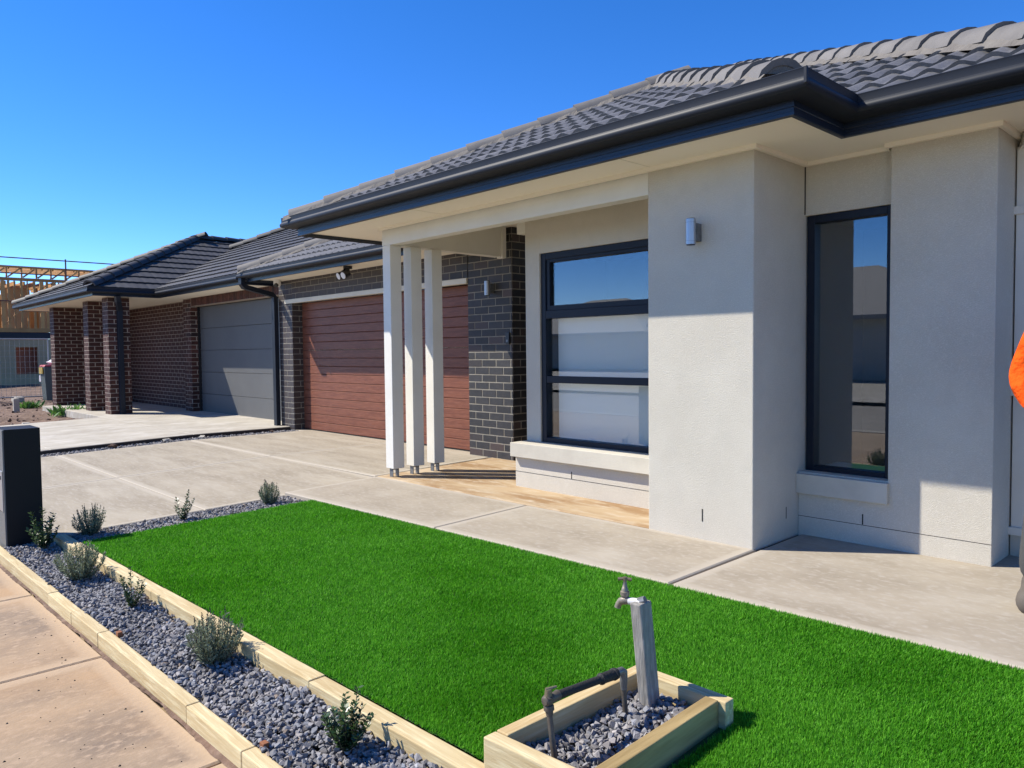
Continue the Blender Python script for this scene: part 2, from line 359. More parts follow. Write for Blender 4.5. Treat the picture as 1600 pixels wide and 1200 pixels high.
def cap_mesh(mat, wid=0.118, hgt=0.052, L=0.42):
    sec = [(-wid, -0.05), (-wid*0.88, -0.005), (-wid*0.5, hgt*0.72), (-wid*0.2, hgt*0.97), (wid*0.2, hgt*0.97), (wid*0.5, hgt*0.72), (wid*0.88, -0.005), (wid, -0.05)]
    v = []; f = []; n = len(sec)
    for x, k, dz in ((0.0, 1.06, 0.022), (0.05, 1.05, 0.018), (L, 0.93, 0.0)):
        v += [(x, y*k, z+dz) for y, z in sec]
    for r in range(2):
        for i in range(n-1): f.append((r*n+i, r*n+i+1, (r+1)*n+i+1, (r+1)*n+i))
    k = len(v); v += [(0, y*1.06, z+0.022) for y, z in sec]+[(0.003, y*0.86, z*0.8-0.004) for y, z in sec]
    for i in range(n-1): f.append((k+i+1, k+i, k+n+i, k+n+i+1))
    me = bpy.data.meshes.new('ridge_cap'); me.from_pydata(v, [], [tuple(reversed(q)) for q in f]); me.materials.append(mat)
    for p in me.polygons: p.use_smooth = p.index < 2*(n-1)
    me.set_sharp_from_angle(angle=math.radians(40))
    return me
def caps(P0, P1, me, expo=0.37):
    P0, P1 = Vector(P0), Vector(P1); d = (P1-P0); L = d.length; d.normalize()
    lat = Vector((-d.y, d.x, 0)).normalized(); n = d.cross(lat); R = Matrix((d, lat, n)).transposed().to_4x4(); out = []; s = 0
    while s < L-0.1:
        out.append((me, Matrix.Translation(P0+d*s+n*random.uniform(-0.004, 0.004)) @ R)); s += expo
    return out
def bedding(P0, P1, parent, wid=0.15, low=-0.06):
    P0, P1 = Vector(P0), Vector(P1); d = P1-P0; L = d.length; d.normalize(); lat = Vector((-d.y, d.x, 0)).normalized(); mb = MB(); n = int(L/0.06)
    for i in range(n+1):
        p = P0+d*(L*i/n)
        for y, z in ((-wid-random.uniform(-0.012, 0.015), low), (-0.10, -0.005), (0.10, -0.005), (wid+random.uniform(-0.012, 0.015), low)):
            mb.v.append(tuple(p+lat*y+Vector((0, 0, z))))
    for i in range(n):
        for j in range(3): mb.f.append((i*4+j, (i+1)*4+j, (i+1)*4+j+1, i*4+j+1))
    return mb.build('mortar_bedding', m_bed, parent)

def slab(name, poly, zf, mat, parent, thick=0.08, inset=0.07, gap=0.005):
    """concrete slab: rounded arris, trowelled margin stored as attribute 'edge'"""
    P = [Vector(p) for p in poly]; n = len(P)
    area = sum(P[i].x*P[(i+1) % n].y-P[(i+1) % n].x*P[i].y for i in range(n))
    if area < 0: P.reverse()
    def off(d):
        r = []
        for i in range(n):
            a = (P[i]-P[i-1]).normalized(); b = (P[(i+1) % n]-P[i]).normalized(); n0 = Vector((-a.y, a.x)); n1 = Vector((-b.y, b.x)); m = n0+n1; m = m/m.dot(n0); r.append(P[i]+m*d)
        return r
    rings = [(off(gap), -thick, 1.0), (off(gap), -0.006, 1.0), (off(gap+0.008), 0.0, 1.0), (off(gap+inset*0.75), 0, 0.55), (off(gap+inset), 0, 0.0)]
    v = []; f = []; at = []
    for ring, dz, e in rings:
        for p in ring: v.append((p.x, p.y, zf(p.x, p.y)+dz)); at.append(e)
    for k in range(len(rings)-1):
        for i in range(n): f.append((k*n+i, k*n+(i+1) % n, (k+1)*n+(i+1) % n, (k+1)*n+i))
    f.append(tuple((len(rings)-1)*n+i for i in range(n)))
    o = obj(name, v, f, mat, parent); a = o.data.attributes.new('edge', 'FLOAT', 'POINT'); a.data.foreach_set('value', at)
    return o

# ------------------------------------------------------------------ ground, paths
def yl(x): return 3.07+0.0452*(x+5.64)                 # lawn edge along the house path
def yf(x): return 1.365+0.033*(x+5.34)                 # lawn edge along the front timber
def ys(x): return 0.945+0.0225*(x+5.45)                # street timber, street side
def zd(x, y): return -0.03*max(0.0, 4.0-y) if y > 1.3 else -0.081-(1.3-y)*0.22   # driveway fall
def zl(x, y): return -0.012-0.022*max(0.0, 3.2-y)      # lawn fall
ZF = -0.168
def sheet(name, x0, x1, y0, y1, z, mat, nx=1, ny=1, fn=None):
    v = [(x0+(x1-x0)*i/nx, y0+(y1-y0)*j/ny, z) for j in range(ny+1) for i in range(nx+1)]
    if fn: v = [(x, y, z+fn(x, y)) for x, y, z in v]
    f = [(j*(nx+1)+i, j*(nx+1)+i+1, (j+1)*(nx+1)+i+1, (j+1)*(nx+1)+i) for j in range(ny) for i in range(nx)]
    o = obj(name, v, f, mat); o['kind'] = 'structure'; return o
sheet('ground', -400, 400, -400, 400, -0.42, m_soil)
def lump(x, y): return 0.03*math.sin(x*2.1+y*1.3)+0.025*math.sin(x*5.2-y*4.1)+0.02*random.uniform(-1, 1)
sheet('soil', -60, -15.75, 0.9, 40, -0.10, m_soil, 130, 90, lump)
sheet('lawn_subsoil', -6.2, 3.0, 1.08, 3.6, -0.20, m_soil)
sheet('house_slab_ground', -12.4, 3.0, 3.0, 12, -0.13, m_gap)
sheet('drive_subsoil', -15.9, -6.0, 0.9, 6.6, -0.30, m_gap)
sheet('verge', -60, 60, -3.2, -0.75, -0.20, M('dry_clay_verge', (0.40, 0.30, 0.20), 0.95, var=(0.32, 0.235, 0.15), scale=2, bump=0.5, bscale=20))  # out-of-view verge, clay colour kept pale for warm bounce on walls and soffit
sheet('road', -80, 80, -10.5, -3.5, -0.30, m_road)
sheet('far_verge', -80, 80, -30, -10.8, -0.22, m_conc_n)
kb = MB().box(-80, 80, -3.5, -3.2, -0.42, -0.19).build('kerb', m_conc_n); kb['kind'] = 'structure'

drive = empty('driveway', (-8.5, 3.4, 0), kind='structure')
for x0, x1, y0, y1 in ((-10.88, -8.40, 0.95, 2.36), (-8.40, -6.12, 0.95, 2.36), (-10.88, -8.42, 2.36, 4.02), (-8.42, -6.12, 2.36, 4.04)):
    if y0 < 1:
        b = slab('slab', [(x0, 1.3), (x1, 1.3), (x1, y1), (x0, y1)], zd, m_conc_d, drive)
        slab('slab', [(x0, y0), (x1, y0), (x1, 1.3), (x0, 1.3)], zd, m_conc_d, drive, gap=0.0)
    else: slab('slab', [(x0, y0), (x1, y0), (x1, y1), (x0, y1)], zd, m_conc_d, drive)
slab('slab', [(-10.88, 4.02), (-8.44, 4.03), (-8.48, 5.95), (-11.06, 5.95), (-11.06, 5.715), (-10.88, 5.715)], zd, m_conc_d, drive)
slab('slab', [(-8.44, 4.03), (-6.27, 4.08), (-6.46, 5.95), (-8.48, 5.95)], zd, m_conc_d, drive)
flat = lambda x, y: 0.0
path = empty('house_path', (-3.5, 3.7, 0), kind='structure')
slab('slab', [(-6.12, 3.05), (-4.11, yl(-4.11)+0.004), (-4.19, 4.125), (-6.25, 4.09)], flat, m_conc, path)
slab('slab', [(-4.11, yl(-4.11)+0.004), (-2.245, yl(-2.24)+0.004), (-2.262, 4.165), (-4.19, 4.125)], flat, m_conc, path)
slab('slab', [(-2.245, yl(-2.24)+0.004), (1.4, yl(1.4)+0.004), (1.4, 5.3), (-2.262, 5.3)], lambda x, y: -0.004, m_conc, path, gap=0.007)
po = empty('porch_floor', (-4.6, 4.6, 0), kind='structure')
slab('slab', [(-6.26, 4.09), (-2.9, 4.165), (-2.9, 6.6), (-6.46, 6.6)], flat, m_porch, po, inset=0.02)

foot = empty('footpath', (-3.5, 0.2, ZF), kind='structure')
fx = [-12.0, -8.85, -7.55, -6.28, -5.02, -3.755, -2.49, -1.22, 0.05, 1.3, 2.6]
zfp = lambda x, y: ZF
for a, b in zip(fx[:-1], fx[1:]): slab('slab', [(a, -0.75), (b, -0.75), (b, ys(b)-0.006), (a, ys(a)-0.006)], zfp, m_foot, foot, inset=0.085, gap=0.006)
ndr = empty('neighbour_driveway', (-13.3, 3.4, 0), kind='structure')
zn = lambda x, y: zd(x, y)+0.045
slab('slab', [(-15.75, 1.3), (-11.22, 1.3), (-11.22, 2.36), (-15.75, 2.36)], zn, m_conc_n, ndr, thick=0.14)
slab('slab', [(-15.75, 2.36), (-11.22, 2.36), (-11.22, 4.2), (-15.75, 4.2)], zn, m_conc_n, ndr, thick=0.14, gap=0.002)
slab('slab', [(-20.6, 4.2), (-11.22, 4.2), (-11.22, 6.4), (-20.6, 6.4)], zn, m_conc_n, ndr, thick=0.14, gap=0.002)
# little grit on the footpath
gv = []; gf = []
for i in range(150):
    x = random.uniform(-4.6, -1.8); y = random.uniform(0.1, 0.93); r = random.choice([0.002, 0.003, 0.003, 0.005]); k = len(gv)
    for j in range(6):
        a = j*math.pi/3; gv.append((x+r*math.cos(a)*random.uniform(.7, 1.3), y+r*math.sin(a)*random.uniform(.7, 1.3), ZF))
    gv.append((x, y, ZF+r)); gf += [(k+j, k+(j+1) % 6, k+6) for j in range(6)]
tag(obj('grit', gv, gf, m_gap), 'scattered dark grit on the clay-stained footpath', 'grit', kind='stuff')

# ------------------------------------------------------------------ lawn
lb = MB()
xs = np.linspace(-5.66, 2.2, 40)
for x in xs:
    for t in np.linspace(0, 1, 8):
        y = yf(x)+(yl(x)-yf(x))*t; lb.v.append((x, y, zl(x, y)))
for i in range(39):
    for j in range(7): lb.f.append((i*8+j, (i+1)*8+j, (i+1)*8+j+1, i*8+j+1))
o = lb.build('lawn_base', m_turfbase); o['kind'] = 'structure'
def grass(n):
    m = n*4; x = rng.uniform(-5.66, 1.6, m); t = rng.uniform(0, 1, m); a = 1.365+0.033*(x+5.34); b = 3.07+0.0452*(x+5.64); y = a+(b-a)*t
    r = np.hypot(x, y); keep = rng.uniform(0, 1, m) < np.clip((2.3/r)**1.35, 0, 1)
    az = np.arctan2(x, y); keep &= (az < math.radians(8))
    # leave out blades that stand inside the tap box
    keep &= ~((x > -1.66) & (x < -1.27) & (y > 1.47) & (y < 2.19))
    x, y, r = x[keep][:n], y[keep][:n], r[keep][:n]; n = len(x)
    z = -0.012-0.022*np.maximum(0, 3.2-y)-0.002
    L = rng.uniform(0.012, 0.024, n); w = 0.0010+0.00044*r*rng.uniform(.7, 1.3, n)
    th = rng.uniform(0, 2*np.pi, n); patch = np.sin(x*3.1+np.sin(y*2.7)*1.7)+np.sin(y*4.3+x*1.9)+0.6*np.sin(x*9.7-y*7.9)
    ld = th*0+rng.normal(0, 1.2, n)+1.1+0.7*patch; lean = np.abs(rng.normal(0.6, 0.4, n))
    ca, sa = np.cos(th)*w, np.sin(th)*w
    tip = np.stack([x+np.cos(ld)*np.sin(lean)*L, y+np.sin(ld)*np.sin(lean)*L, z+np.cos(lean)*L], 1)
    V = np.empty((n, 3, 3)); V[:, 0] = np.stack([x-ca, y-sa, z], 1); V[:, 1] = np.stack([x+ca, y+sa, z], 1); V[:, 2] = tip
    sh = np.clip(rng.beta(1.2, 1.9, n)+0.05*patch+0.09*np.sin(x*17+3*np.sin(y*11))*np.sin(y*19+2*np.sin(x*13))+0.02*np.sin(x*1.3+2.0*np.sin(y*1.7+x*.6))*np.sin(y*2.1-x*.8)+(rng.random(n) < .06)*.7, 0, 1.5); S3 = np.repeat(sh, 3).reshape(n, 3); S3[:, :2] *= 0.65  # tip highlights put into blade colour: tips and stray blades lighter, bases darker
    o = npmesh('lawn', V.reshape(-1, 3), np.arange(3*n).reshape(n, 3), m_grass, shade=S3.ravel())
    tag(o, 'bright green synthetic turf lawn between gravel bed and concrete path', 'lawn', kind='stuff')
grass(800000)

# ------------------------------------------------------------------ gravel (stuff)
def hull_stone():
    b = bmesh.new()
    for i in range(11):
        v = Vector((random.gauss(0, 1), random.gauss(0, 1), random.gauss(0, 1))).normalized(); v = Vector((v.x*random.uniform(.8, 1.1), v.y*random.uniform(.6, .9), v.z*random.uniform(.45, .8))); b.verts.new(v)
    r = bmesh.ops.convex_hull(b, input=b.verts[:]); bmesh.ops.delete(b, geom=[v for v in b.verts if not v.link_faces], context='VERTS')
    bmesh.ops.triangulate(b, faces=b.faces[:]); b.verts.ensure_lookup_table(); b.verts.index_update()
    V = np.array([v.co[:] for v in b.verts]); Fc = np.array([[v.index for v in f.verts] for f in b.faces]); b.free(); return V, Fc
STONES = [hull_stone() for _ in range(24)]
def gravel(name, label, inside, x0, x1, y0, y1, zfn, spacing, size, layers=2, tint=(1, 1, 1)):
    vs = []; fs = []; cs = []; k = 0
    for L in range(layers):
        for gx in np.arange(x0, x1, spacing):
            for gy in np.arange(y0, y1, spacing):
                x = gx+random.uniform(-.6, .6)*spacing; y = gy+random.uniform(-.6, .6)*spacing
                if not inside(x, y): continue
                V, Fc = random.choice(STONES); s = size*random.choice([.62, .75, .85, .95, 1.0, 1.15, 1.35])
                q = Matrix.Rotation(random.uniform(0, 6.28), 3, 'Z') @ Matrix.Rotation(random.gauss(0, .5), 3, 'X') @ Matrix.Rotation(random.gauss(0, .5), 3, 'Y')
                P = V @ np.array(q).T*s+np.array([x, y, zfn(x, y)+(L-layers+1)*size*0.75+random.uniform(-.35, .45)*size])
                vs.append(P); fs.append(Fc+k); k += len(P); c = random.uniform(0.55, 1.25); w = random.uniform(-.05, .07)
                if random.random() < .06: c *= 1.35
                if random.random() < .02: w = .28
                cs.append(np.tile([c*(1+w)*tint[0], c*tint[1], c*(1-w)*tint[2], 1], (len(P), 1)))
    o = npmesh(name, np.concatenate(vs), np.concatenate(fs), m_stone, color=np.concatenate(cs)); return tag(o, label, 'gravel', kind='stuff')
zb = lambda x, y: -0.118
gravel('gravel', 'grey bluestone gravel in the planted strip between footpath edging and lawn edging',
       lambda x, y: ys(x)+0.052 < y < yf(x)-0.082 and x > -6.2, -6.25, -0.9, 0.98, 1.5, lambda x, y: -0.108+0.010*math.sin(x*7+y*5)+0.09*max(0, y-1.22), 0.0178, 0.0142, 2)
tag(obj('gravel_bed_soil', [(-6.3, ys(-6.3)+0.02, -0.145), (2.0, ys(2.0)+0.02, -0.145), (2.0, yf(2.0)-0.02, -0.145), (-6.3, yf(-6.3)-0.02, -0.145)], [(0, 1, 2, 3)], m_gap), kind='structure')
gravel('gravel', 'grey gravel in the narrow bed between lawn and driveway',
       lambda x, y: -6.105 < x < -5.67 and yf(-5.9)+0.03 < y < 3.06-0.0*x, -6.12, -5.65, 1.4, 3.1, lambda x, y: zd(x, y)-0.008, 0.021, 0.0155, 2, (1.1, 1.08, 1.05))
sheet('narrow_bed_soil', -6.14, -5.64, 1.36, 3.06, -0.07, m_gap, fn=lambda x, y: 0.02 if y > 2 else -0.06)
gravel('gravel', 'thin gravel strip between the two driveways',
       lambda x, y: -11.165 < x < -10.895, -11.17, -10.88, 1.2, 5.72, lambda x, y: zd(x, y)-0.012, 0.027, 0.02, 1, (1.05, 1.03, 1))
sheet('strip_soil', -11.2, -10.88, 0.96, 5.9, -0.02, m_gap, 1, 20, lambda x, y: zd(x, y)-0.03)
part_k = MB()
for y0, y1 in ((0.98, 2.3), (2.3, 4.1), (4.1, 5.7)):
    part_k.add([(-11.22, y0, zd(0, y0)-0.05), (-11.175, y0, zd(0, y0)-0.05), (-11.175, y1, zd(0, y1)-0.05), (-11.22, y1, zd(0, y1)-0.05),
                (-11.22, y0, zn(0, y0)-0.004), (-11.175, y0, zn(0, y0)-0.004), (-11.175, y1, zn(0, y1)-0.004), (-11.22, y1, zn(0, y1)-0.004)],
               [(0, 3, 2, 1), (4, 5, 6, 7), (0, 1, 5, 4), (1, 2, 6, 5), (2, 3, 7, 6), (3, 0, 4, 7)])
tag(part_k.build('formwork_board', M('wet_formwork', (0.035, 0.025, 0.02), 0.8)), 'dark formwork board along the neighbour driveway edge', 'board')
for i, (y, r, m, lab) in enumerate(((3.05, 0.085, m_soil, 'dark brown clod of clay lying on the gravel strip, nearest the letterbox'), (3.75, 0.07, m_conc_n, 'pale broken stone lying on the gravel strip between the driveways'),
                                    (4.25, 0.06, m_conc_n, 'small flat pale stone on the gravel strip, beyond the larger one'), (5.3, 0.05, m_soil, 'little brown clod at the house end of the gravel strip'))):
    V, Fc = hull_stone(); P = V*np.array([r*0.7, r*1.2, r*.75])+np.array([-11.03, y, zd(0, y)+r*0.25])
    o = obj('clod' if m is m_soil else 'stone', [tuple(p) for p in P], [tuple(int(i) for i in q) for q in Fc], m); tag(o, lab, 'clod' if m is m_soil else 'stone')

# ------------------------------------------------------------------ timber edgings
def plank(name, a, b, w, z0, z1, mat, parent, side=1, gap=0.0015, jit=0.002, label=None):
    """board from plan point a to b, w wide to the left (side=1) of travel"""
    a = Vector(a); b = Vector(b); d = (b-a).normalized(); n = Vector((-d.y, d.x))*side; a = a+d*gap; b = b-d*gap
    j = random.uniform(-jit, jit); a = a+n*j; b = b+n*random.uniform(-jit, jit); dz = random.uniform(-jit, jit)
    return MB().prism([a, b, b+n*w, a+n*w], z0, z1+dz).build(name, mat, parent, bevel=0.004, label=label)
st = empty('timber_edging', (-3.7, 1.0, -0.17), 'pale treated pine edging between footpath and gravel bed', 'edging')
sx = [-6.30, -5.45, -4.735, -4.3, -3.88, -2.835, -2.378, -1.5, -0.3]
for a, b in zip(sx[:-1], sx[1:]): plank('board', (a, ys(a)), (b, ys(b)), 0.052, -0.24, -0.098, m_pine, st)
le = empty('timber_edging', (-3.6, 1.35, -0.14), 'pale treated pine edging between gravel bed and lawn', 'edging')
lx = [-6.02, -4.2, -2.6, -1.665]
for a, b in zip(lx[:-1], lx[1:]): plank('board', (a, yf(a)-0.078), (b, yf(b)-0.078), 0.072, -0.2, -0.048, m_pine, le)
plank('board', (-1.24, yf(-1.24)-0.078), (1.5, yf(1.5)-0.078), 0.072, -0.2, -0.048, m_pine, le)
# kerf nails
sx2 = [(-5.44, 0.02), (-4.72, 0.02)]

# tap box: four boards, mitre-free corners
bx = empty('tap_garden_box', (-1.46, 1.8, -0.05), 'raised square-edged pine box of gravel around the tap in the lawn', 'planter box')
ZB = 0.055
A_, B_, C_, D_ = Vector((-1.665, 1.448)), Vector((-1.655, 2.198)), Vector((-1.285, 2.205)), Vector((-1.36, 1.51))
D_ = Vector((-1.285, 1.475))
def bxp(name, pts, mat, lab=None): MB().prism(pts, -0.09, ZB+random.uniform(-.003, .003)).build(name, mat, bx, bevel=0.004, label=lab)
bxp('board', [(-1.668, 1.448), (-1.240, 1.480), (-1.240, 1.530), (-1.668, 1.498)], m_pine)
bxp('board', [(-1.666, 1.500), (-1.618, 1.503), (-1.612, 2.146), (-1.660, 2.146)], m_pine_y)
bxp('board', [(-1.664, 2.148), (-1.275, 2.150), (-1.275, 2.200), (-1.664, 2.200)], m_pine)
bxp('board', [(-1.325, 1.526), (-1.278, 1.530), (-1.300, 2.148), (-1.348, 2.148)], m_brownpine, 'darker long side board')  # this long side uses a darker, browner pine
gravel('gravel', 'grey gravel inside the pine box around the tap', lambda x, y: -1.61 < x < -1.335 and 1.52 < y < 2.14, -1.62, -1.33, 1.5, 2.16, lambda x, y: -0.002+0.012*math.sin(x*9+y*7), 0.0185, 0.0142, 2)
sheet('tap_box_soil', -1.64, -1.31, 1.49, 2.17, -0.03, m_gap)

# ------------------------------------------------------------------ tap on post, meter pipework
tp = empty('garden_tap', (-1.50, 2.06, -0.01), 'brass garden tap on a leaning weathered grey timber post', 'tap')
pb = [(-1.522, 2.025), (-1.482, 2.030), (-1.486, 2.098), (-1.526, 2.093)]
MB().prism(pb, -0.06, 0.352, [(x-0.032, y-0.016) for x, y in pb]).build('post', m_oldpost, tp, bevel=0.004)
tx, ty, tz = -1.597, 2.038, 0.349
MB().tube([(-1.535, 2.046, tz), (-1.580, 2.040, tz-0.004)], 0.0125, 12).build('tap_inlet', m_white_tape, tp, auto=40)
MB().tube([(-1.522, 2.052, tz+0.010), (-1.545, 2.046, tz+0.001)], [0.014, 0.013], 8).build('wall_plate', m_galv, tp, auto=40)
body = MB().tube([(-1.578, 2.040, tz-0.004), (-1.589, 2.039, tz-0.003), (tx, ty, tz-0.004), (tx-0.014, ty-0.004, tz-0.010), (tx-0.024, ty-0.006, tz-0.024), (tx-0.026, ty-0.007, tz-0.034)], [0.011, 0.015, 0.016, 0.013, 0.011, 0.012], 12)
body.tube([(tx, ty, tz-0.004), (tx, ty, tz+0.012), (tx, ty, tz+0.013), (tx, ty, tz+0.026), (tx, ty, tz+0.028), (tx, ty, tz+0.038), (tx, ty, tz+0.040), (tx, ty, tz+0.060), (tx, ty, tz+0.066)], [0.012, 0.013, 0.016, 0.016, 0.012, 0.011, 0.009, 0.006, 0.006], 12)
body.build('tap_body', M('dull_tap_brass', (0.30, 0.26, 0.19), 0.5, metal=0.5, var=(0.20, 0.18, 0.15), scale=60), tp, auto=40)
MB().tube([(tx-0.019, ty-0.013, tz+0.068), (tx, ty, tz+0.071), (tx+0.019, ty+0.013, tz+0.068)], [0.0062, 0.0048, 0.0062], 8).tube([(tx, ty, tz+0.062), (tx, ty, tz+0.076)], 0.0075, 8).build('tap_handle', m_brass, tp, auto=40)
mp_ = empty('water_meter_pipe', (-1.52, 1.60, -0.01), 'bent brown copper water pipe with black lagging rising from the boxed gravel', 'pipe')
p1b = Vector((-1.500, 1.583, -0.03)); p1t = Vector((-1.536, 1.592, 0.150)); p2b = Vector((-1.520, 1.944, -0.03)); p2t = Vector((-1.530, 1.942, 0.135))
MB().tube([p1b, p1t], 0.0088, 12).build('riser', m_pipe, mp_, auto=40)
v = MB().tube([p1t+Vector((.006, -.001, -.032)), p1t+Vector((.003, 0, -.018)), p1t+Vector((.003, 0, -.017)), p1t+Vector((.001, 0, -.004)), p1t+Vector((0, 0, .0)), p1t+Vector((0, 0, .022)), p1t+Vector((0, 0, .028))], [0.0105, .0125, .0160, .0160, .0125, .0165, .010], 12)
v.tube([p1t+Vector((0, -.018, .012)), p1t+Vector((0, -.014, .012)), p1t+Vector((0, .035, .014)), p1t+Vector((0, .042, .014))], [.011, .0155, .0145, .0165], 12)
v.build('valve_body', m_pipe, mp_, auto=40)
MB().tube([p1t+Vector((0, 0, .026)), p1t+Vector((0, 0, .046))], [.012, .010], 10).tube([p1t+Vector((-.004, -.006, .044)), p1t+Vector((.012, .024, .050))], [.006, .0035], 8).build('valve_handle', m_brass, mp_, auto=40)
ca = p1t+Vector((0, .036, .014)); cb = p2t+Vector((0, -.032, .014))
MB().tube([ca, ca.lerp(cb, .7)], 0.0128, 14).build('lagging', m_lag, mp_, auto=40)
u = ca.lerp(cb, .68); w_ = ca.lerp(cb, .98)
MB().tube([u, u.lerp(w_, .08), u.lerp(w_, .10), u.lerp(w_, .2), u.lerp(w_, .24), u.lerp(w_, .82), u.lerp(w_, .84), w_], [.0125, .0165, .0185, .0185, .0165, .0175, .0200, .0185], 14).build('union', m_lag, mp_, auto=40)
MB().tube([w_, w_+Vector((0, .012, .001)), p2t+Vector((0, -.008, .014)), p2t+Vector((0, .001, .008)), p2t+Vector((0, .002, -.008)), p2t+Vector((0, .002, -.03)), p2t+Vector((0, .002, -.034)), p2t+Vector((0.001, .002, -.050))], [.0135, .0135, .0135, .0138, .0132, .0128, .0115, .0110], 12).build('elbow', m_galv, mp_, auto=40)
MB().tube([p2t+Vector((0, .002, -.045)), p2b], 0.0088, 12).build('riser', m_pipe, mp_, auto=40)
dv = []; df = []; n_ = 160
for i in range(n_+1):
    x = -6.2+5.2*i/n_; w0 = 0.006+0.012*abs(math.sin(x*3.1))+random.uniform(0, .010)
    dv += [(x, ys(x)-0.001, ZF+0.005), (x, ys(x)-w0, ZF+0.0015)]
    if i: df.append((2*i-2, 2*i-1, 2*i+1, 2*i))
tag(obj('dirt', dv, df, m_soil), 'thin line of dirt along the foot of the footpath edging', 'dirt', kind='stuff')
# little stakes beside the street timber
for (x, dx, lab) in ((-3.80, 0.03, 'small brown timber peg in the gravel, further from the camera'), (-2.365, 0.028, 'small brown timber peg in the gravel nearest the camera')):
    o = MB().prism([(x, ys(x)+0.056), (x+dx, ys(x)+0.057), (x+dx, ys(x)+0.078), (x, ys(x)+0.077)], -0.19, -0.082).build('timber_peg', m_peg, bevel=0.002); tag(o, lab, 'peg')

# ------------------------------------------------------------------ letterbox
lt = empty('letterbox', (-6.25, 1.12, -0.12), 'tall charcoal pillar letterbox at the end of the gravel bed', 'letterbox')
part('body', m_letter, lt, (-6.40, -6.10, 1.010, 1.225, -0.2, 0.706), bevel=0.003)
part('front_panel', m_letterf, lt, (-6.396, -6.104, 1.000, 1.009, -0.2, 0.702))
part('mail_flap', m_steel, lt, (-6.36, -6.125, 0.994, 0.9995, 0.14, 0.42), bevel=0.002)
part('mail_slot', m_black, lt, (-6.34, -6.16, 0.991, 0.9938, 0.36, 0.385))

# ------------------------------------------------------------------ MAIN HOUSE
H = empty('rendered_house', (-4.5, 5.2, 0), 'single storey cream rendered house with dark tiled roof and brown garage door', 'house')
# rendered walls
wp = MB(); wp.box(-3.036, -2.272, 4.134, 5.2, -0.02, 2.41); wp.build('wall', m_render, H, bevel=0.006, label='projecting rendered pier with a wall light')
wr = MB(); pg = [(-2.271, -0.02), (-1.170, -0.02), (-1.170, 2.41), (-1.716, 2.41), (-1.716, 0.405), (-2.271, 0.405)]; wr.add([(x, y, z) for y in (4.716, 5.30) for x, z in pg], [tuple(range(6)), tuple(reversed(range(6, 12)))]+[(j, 6+j, 6+(j+1) % 6, (j+1) % 6) for j in range(6)]); wr.build('wall', m_render, H, bevel=0.004)
part('infill_panel', m_render, H, (-2.271, -1.7165, 4.79, 5.0, 2.062, 2.41))
# left window wall
part('wall', m_render, H, (-4.872, -3.03, 4.655, 5.0, -0.02, 0.272))
part('wall', m_render, H, (-4.872, -4.697, 4.80, 5.0, 0.395, 2.565), (-4.696, -3.03, 4.80, 5.0, 2.066, 2.565))
part('wall', m_render, H, (-4.872, -4.70, 5.001, 8.0, -0.02, 2.565), (-4.6, -2.0, 6.2, 6.3, 0, 2.4))
MB().prism([(-4.885, 4.598), (-3.036, 4.598), (-3.036, 4.86), (-4.885, 4.86)], 0.272, 0.396).build('window_sill', m_sill, H, bevel=0.004, label='sill under the wide window')
MB().prism([(-2.2718, 4.682), (-1.708, 4.682), (-1.708, 4.80), (-2.2718, 4.80)], 0.268, 0.395).build('window_sill', m_sill, H, bevel=0.004, label='sill under the narrow window')
# damp-course lines and weep holes
dj = MB().box(-4.8725, -3.037, 4.6535, 4.656, 0.135, 0.1385).box(-2.27, -1.171, 4.7155, 4.718, 0.115, 0.1185)
dj.build('damp_course_joint', m_gap, H)
for x, y, z0, z1 in ((-4.20, 4.655, 0.14, 0.20), (-3.36, 4.655, 0.14, 0.205), (-2.62, 4.134, 0.115, 0.195), (-1.86, 4.717, 0.12, 0.185)):
    part('weep_hole', m_gap, H, (x-0.004, x+0.004, y-0.0018, y+0.01, z0, z1))
part('weep_hole', m_gap, H, (-2.28, -2.2705, 4.55, 4.556, 0.12, 0.195))
part('caulk_joint', m_gap, H, (-2.274, -2.267, 4.782, 4.7895, 2.07, 2.40))
# windows
def window(x0, x1, y, z0, z1, rails, blind, label, fr=0.055, top_sash=False):
    g = MB(); d = 0.075
    g.box(x0, x0+fr, y, y+d, z0, z1); g.box(x1-fr, x1, y, y+d, z0, z1)
    g.box(x0+fr, x1-fr, y+0.001, y+d, z0, z0+fr*0.8); g.box(x0+fr, x1-fr, y+0.001, y+d, z1-fr, z1)
    for (a, b, py) in rails: g.box(x0+fr, x1-fr, y+py, y+d, a, b)
    f = g.build('window', m_frame, H, bevel=0.003, label=label)
    zs = [z0+fr*0.8]+[q for a, b, _ in rails for q in (a, b)]+[z1-fr]
    for i in range(0, len(zs), 2):
        b2 = MB().box(x0+fr, x1-fr, y+0.040, y+0.046, zs[i], zs[i+1]).build('pane', m_glass, f)
    if top_sash:
        a = zs[-2]; s = MB(); q = 0.04
        s.box(x0+fr, x0+fr+q, y+0.012, y+0.039, a, zs[-1]); s.box(x1-fr-q, x1-fr, y+0.012, y+0.039, a, zs[-1]); s.box(x0+fr+q, x1-fr-q, y+0.012, y+0.039, a, a+q*1.1); s.box(x0+fr+q, x1-fr-q, y+0.012, y+0.039, zs[-1]-q*0.7, zs[-1])
        s.build('sash', m_frame, f, bevel=0.002)
    if blind: MB().box(x0+fr+0.045, x1-fr-0.01, y+0.115, y+0.119, z0+0.01, blind).build('blind', m_blind, f)
    MB().box(x0-0.02, x1+0.02, y+0.9, y+0.92, z0-0.3, z1+0.2).box(x0-0.02, x0, y+0.076, y+0.9, z0-.3, z1+.2).box(x0-.02, x1+.02, y+0.076, y+.9, z1+.0, z1+.02).build('room_lining', m_dark, f)
    return f
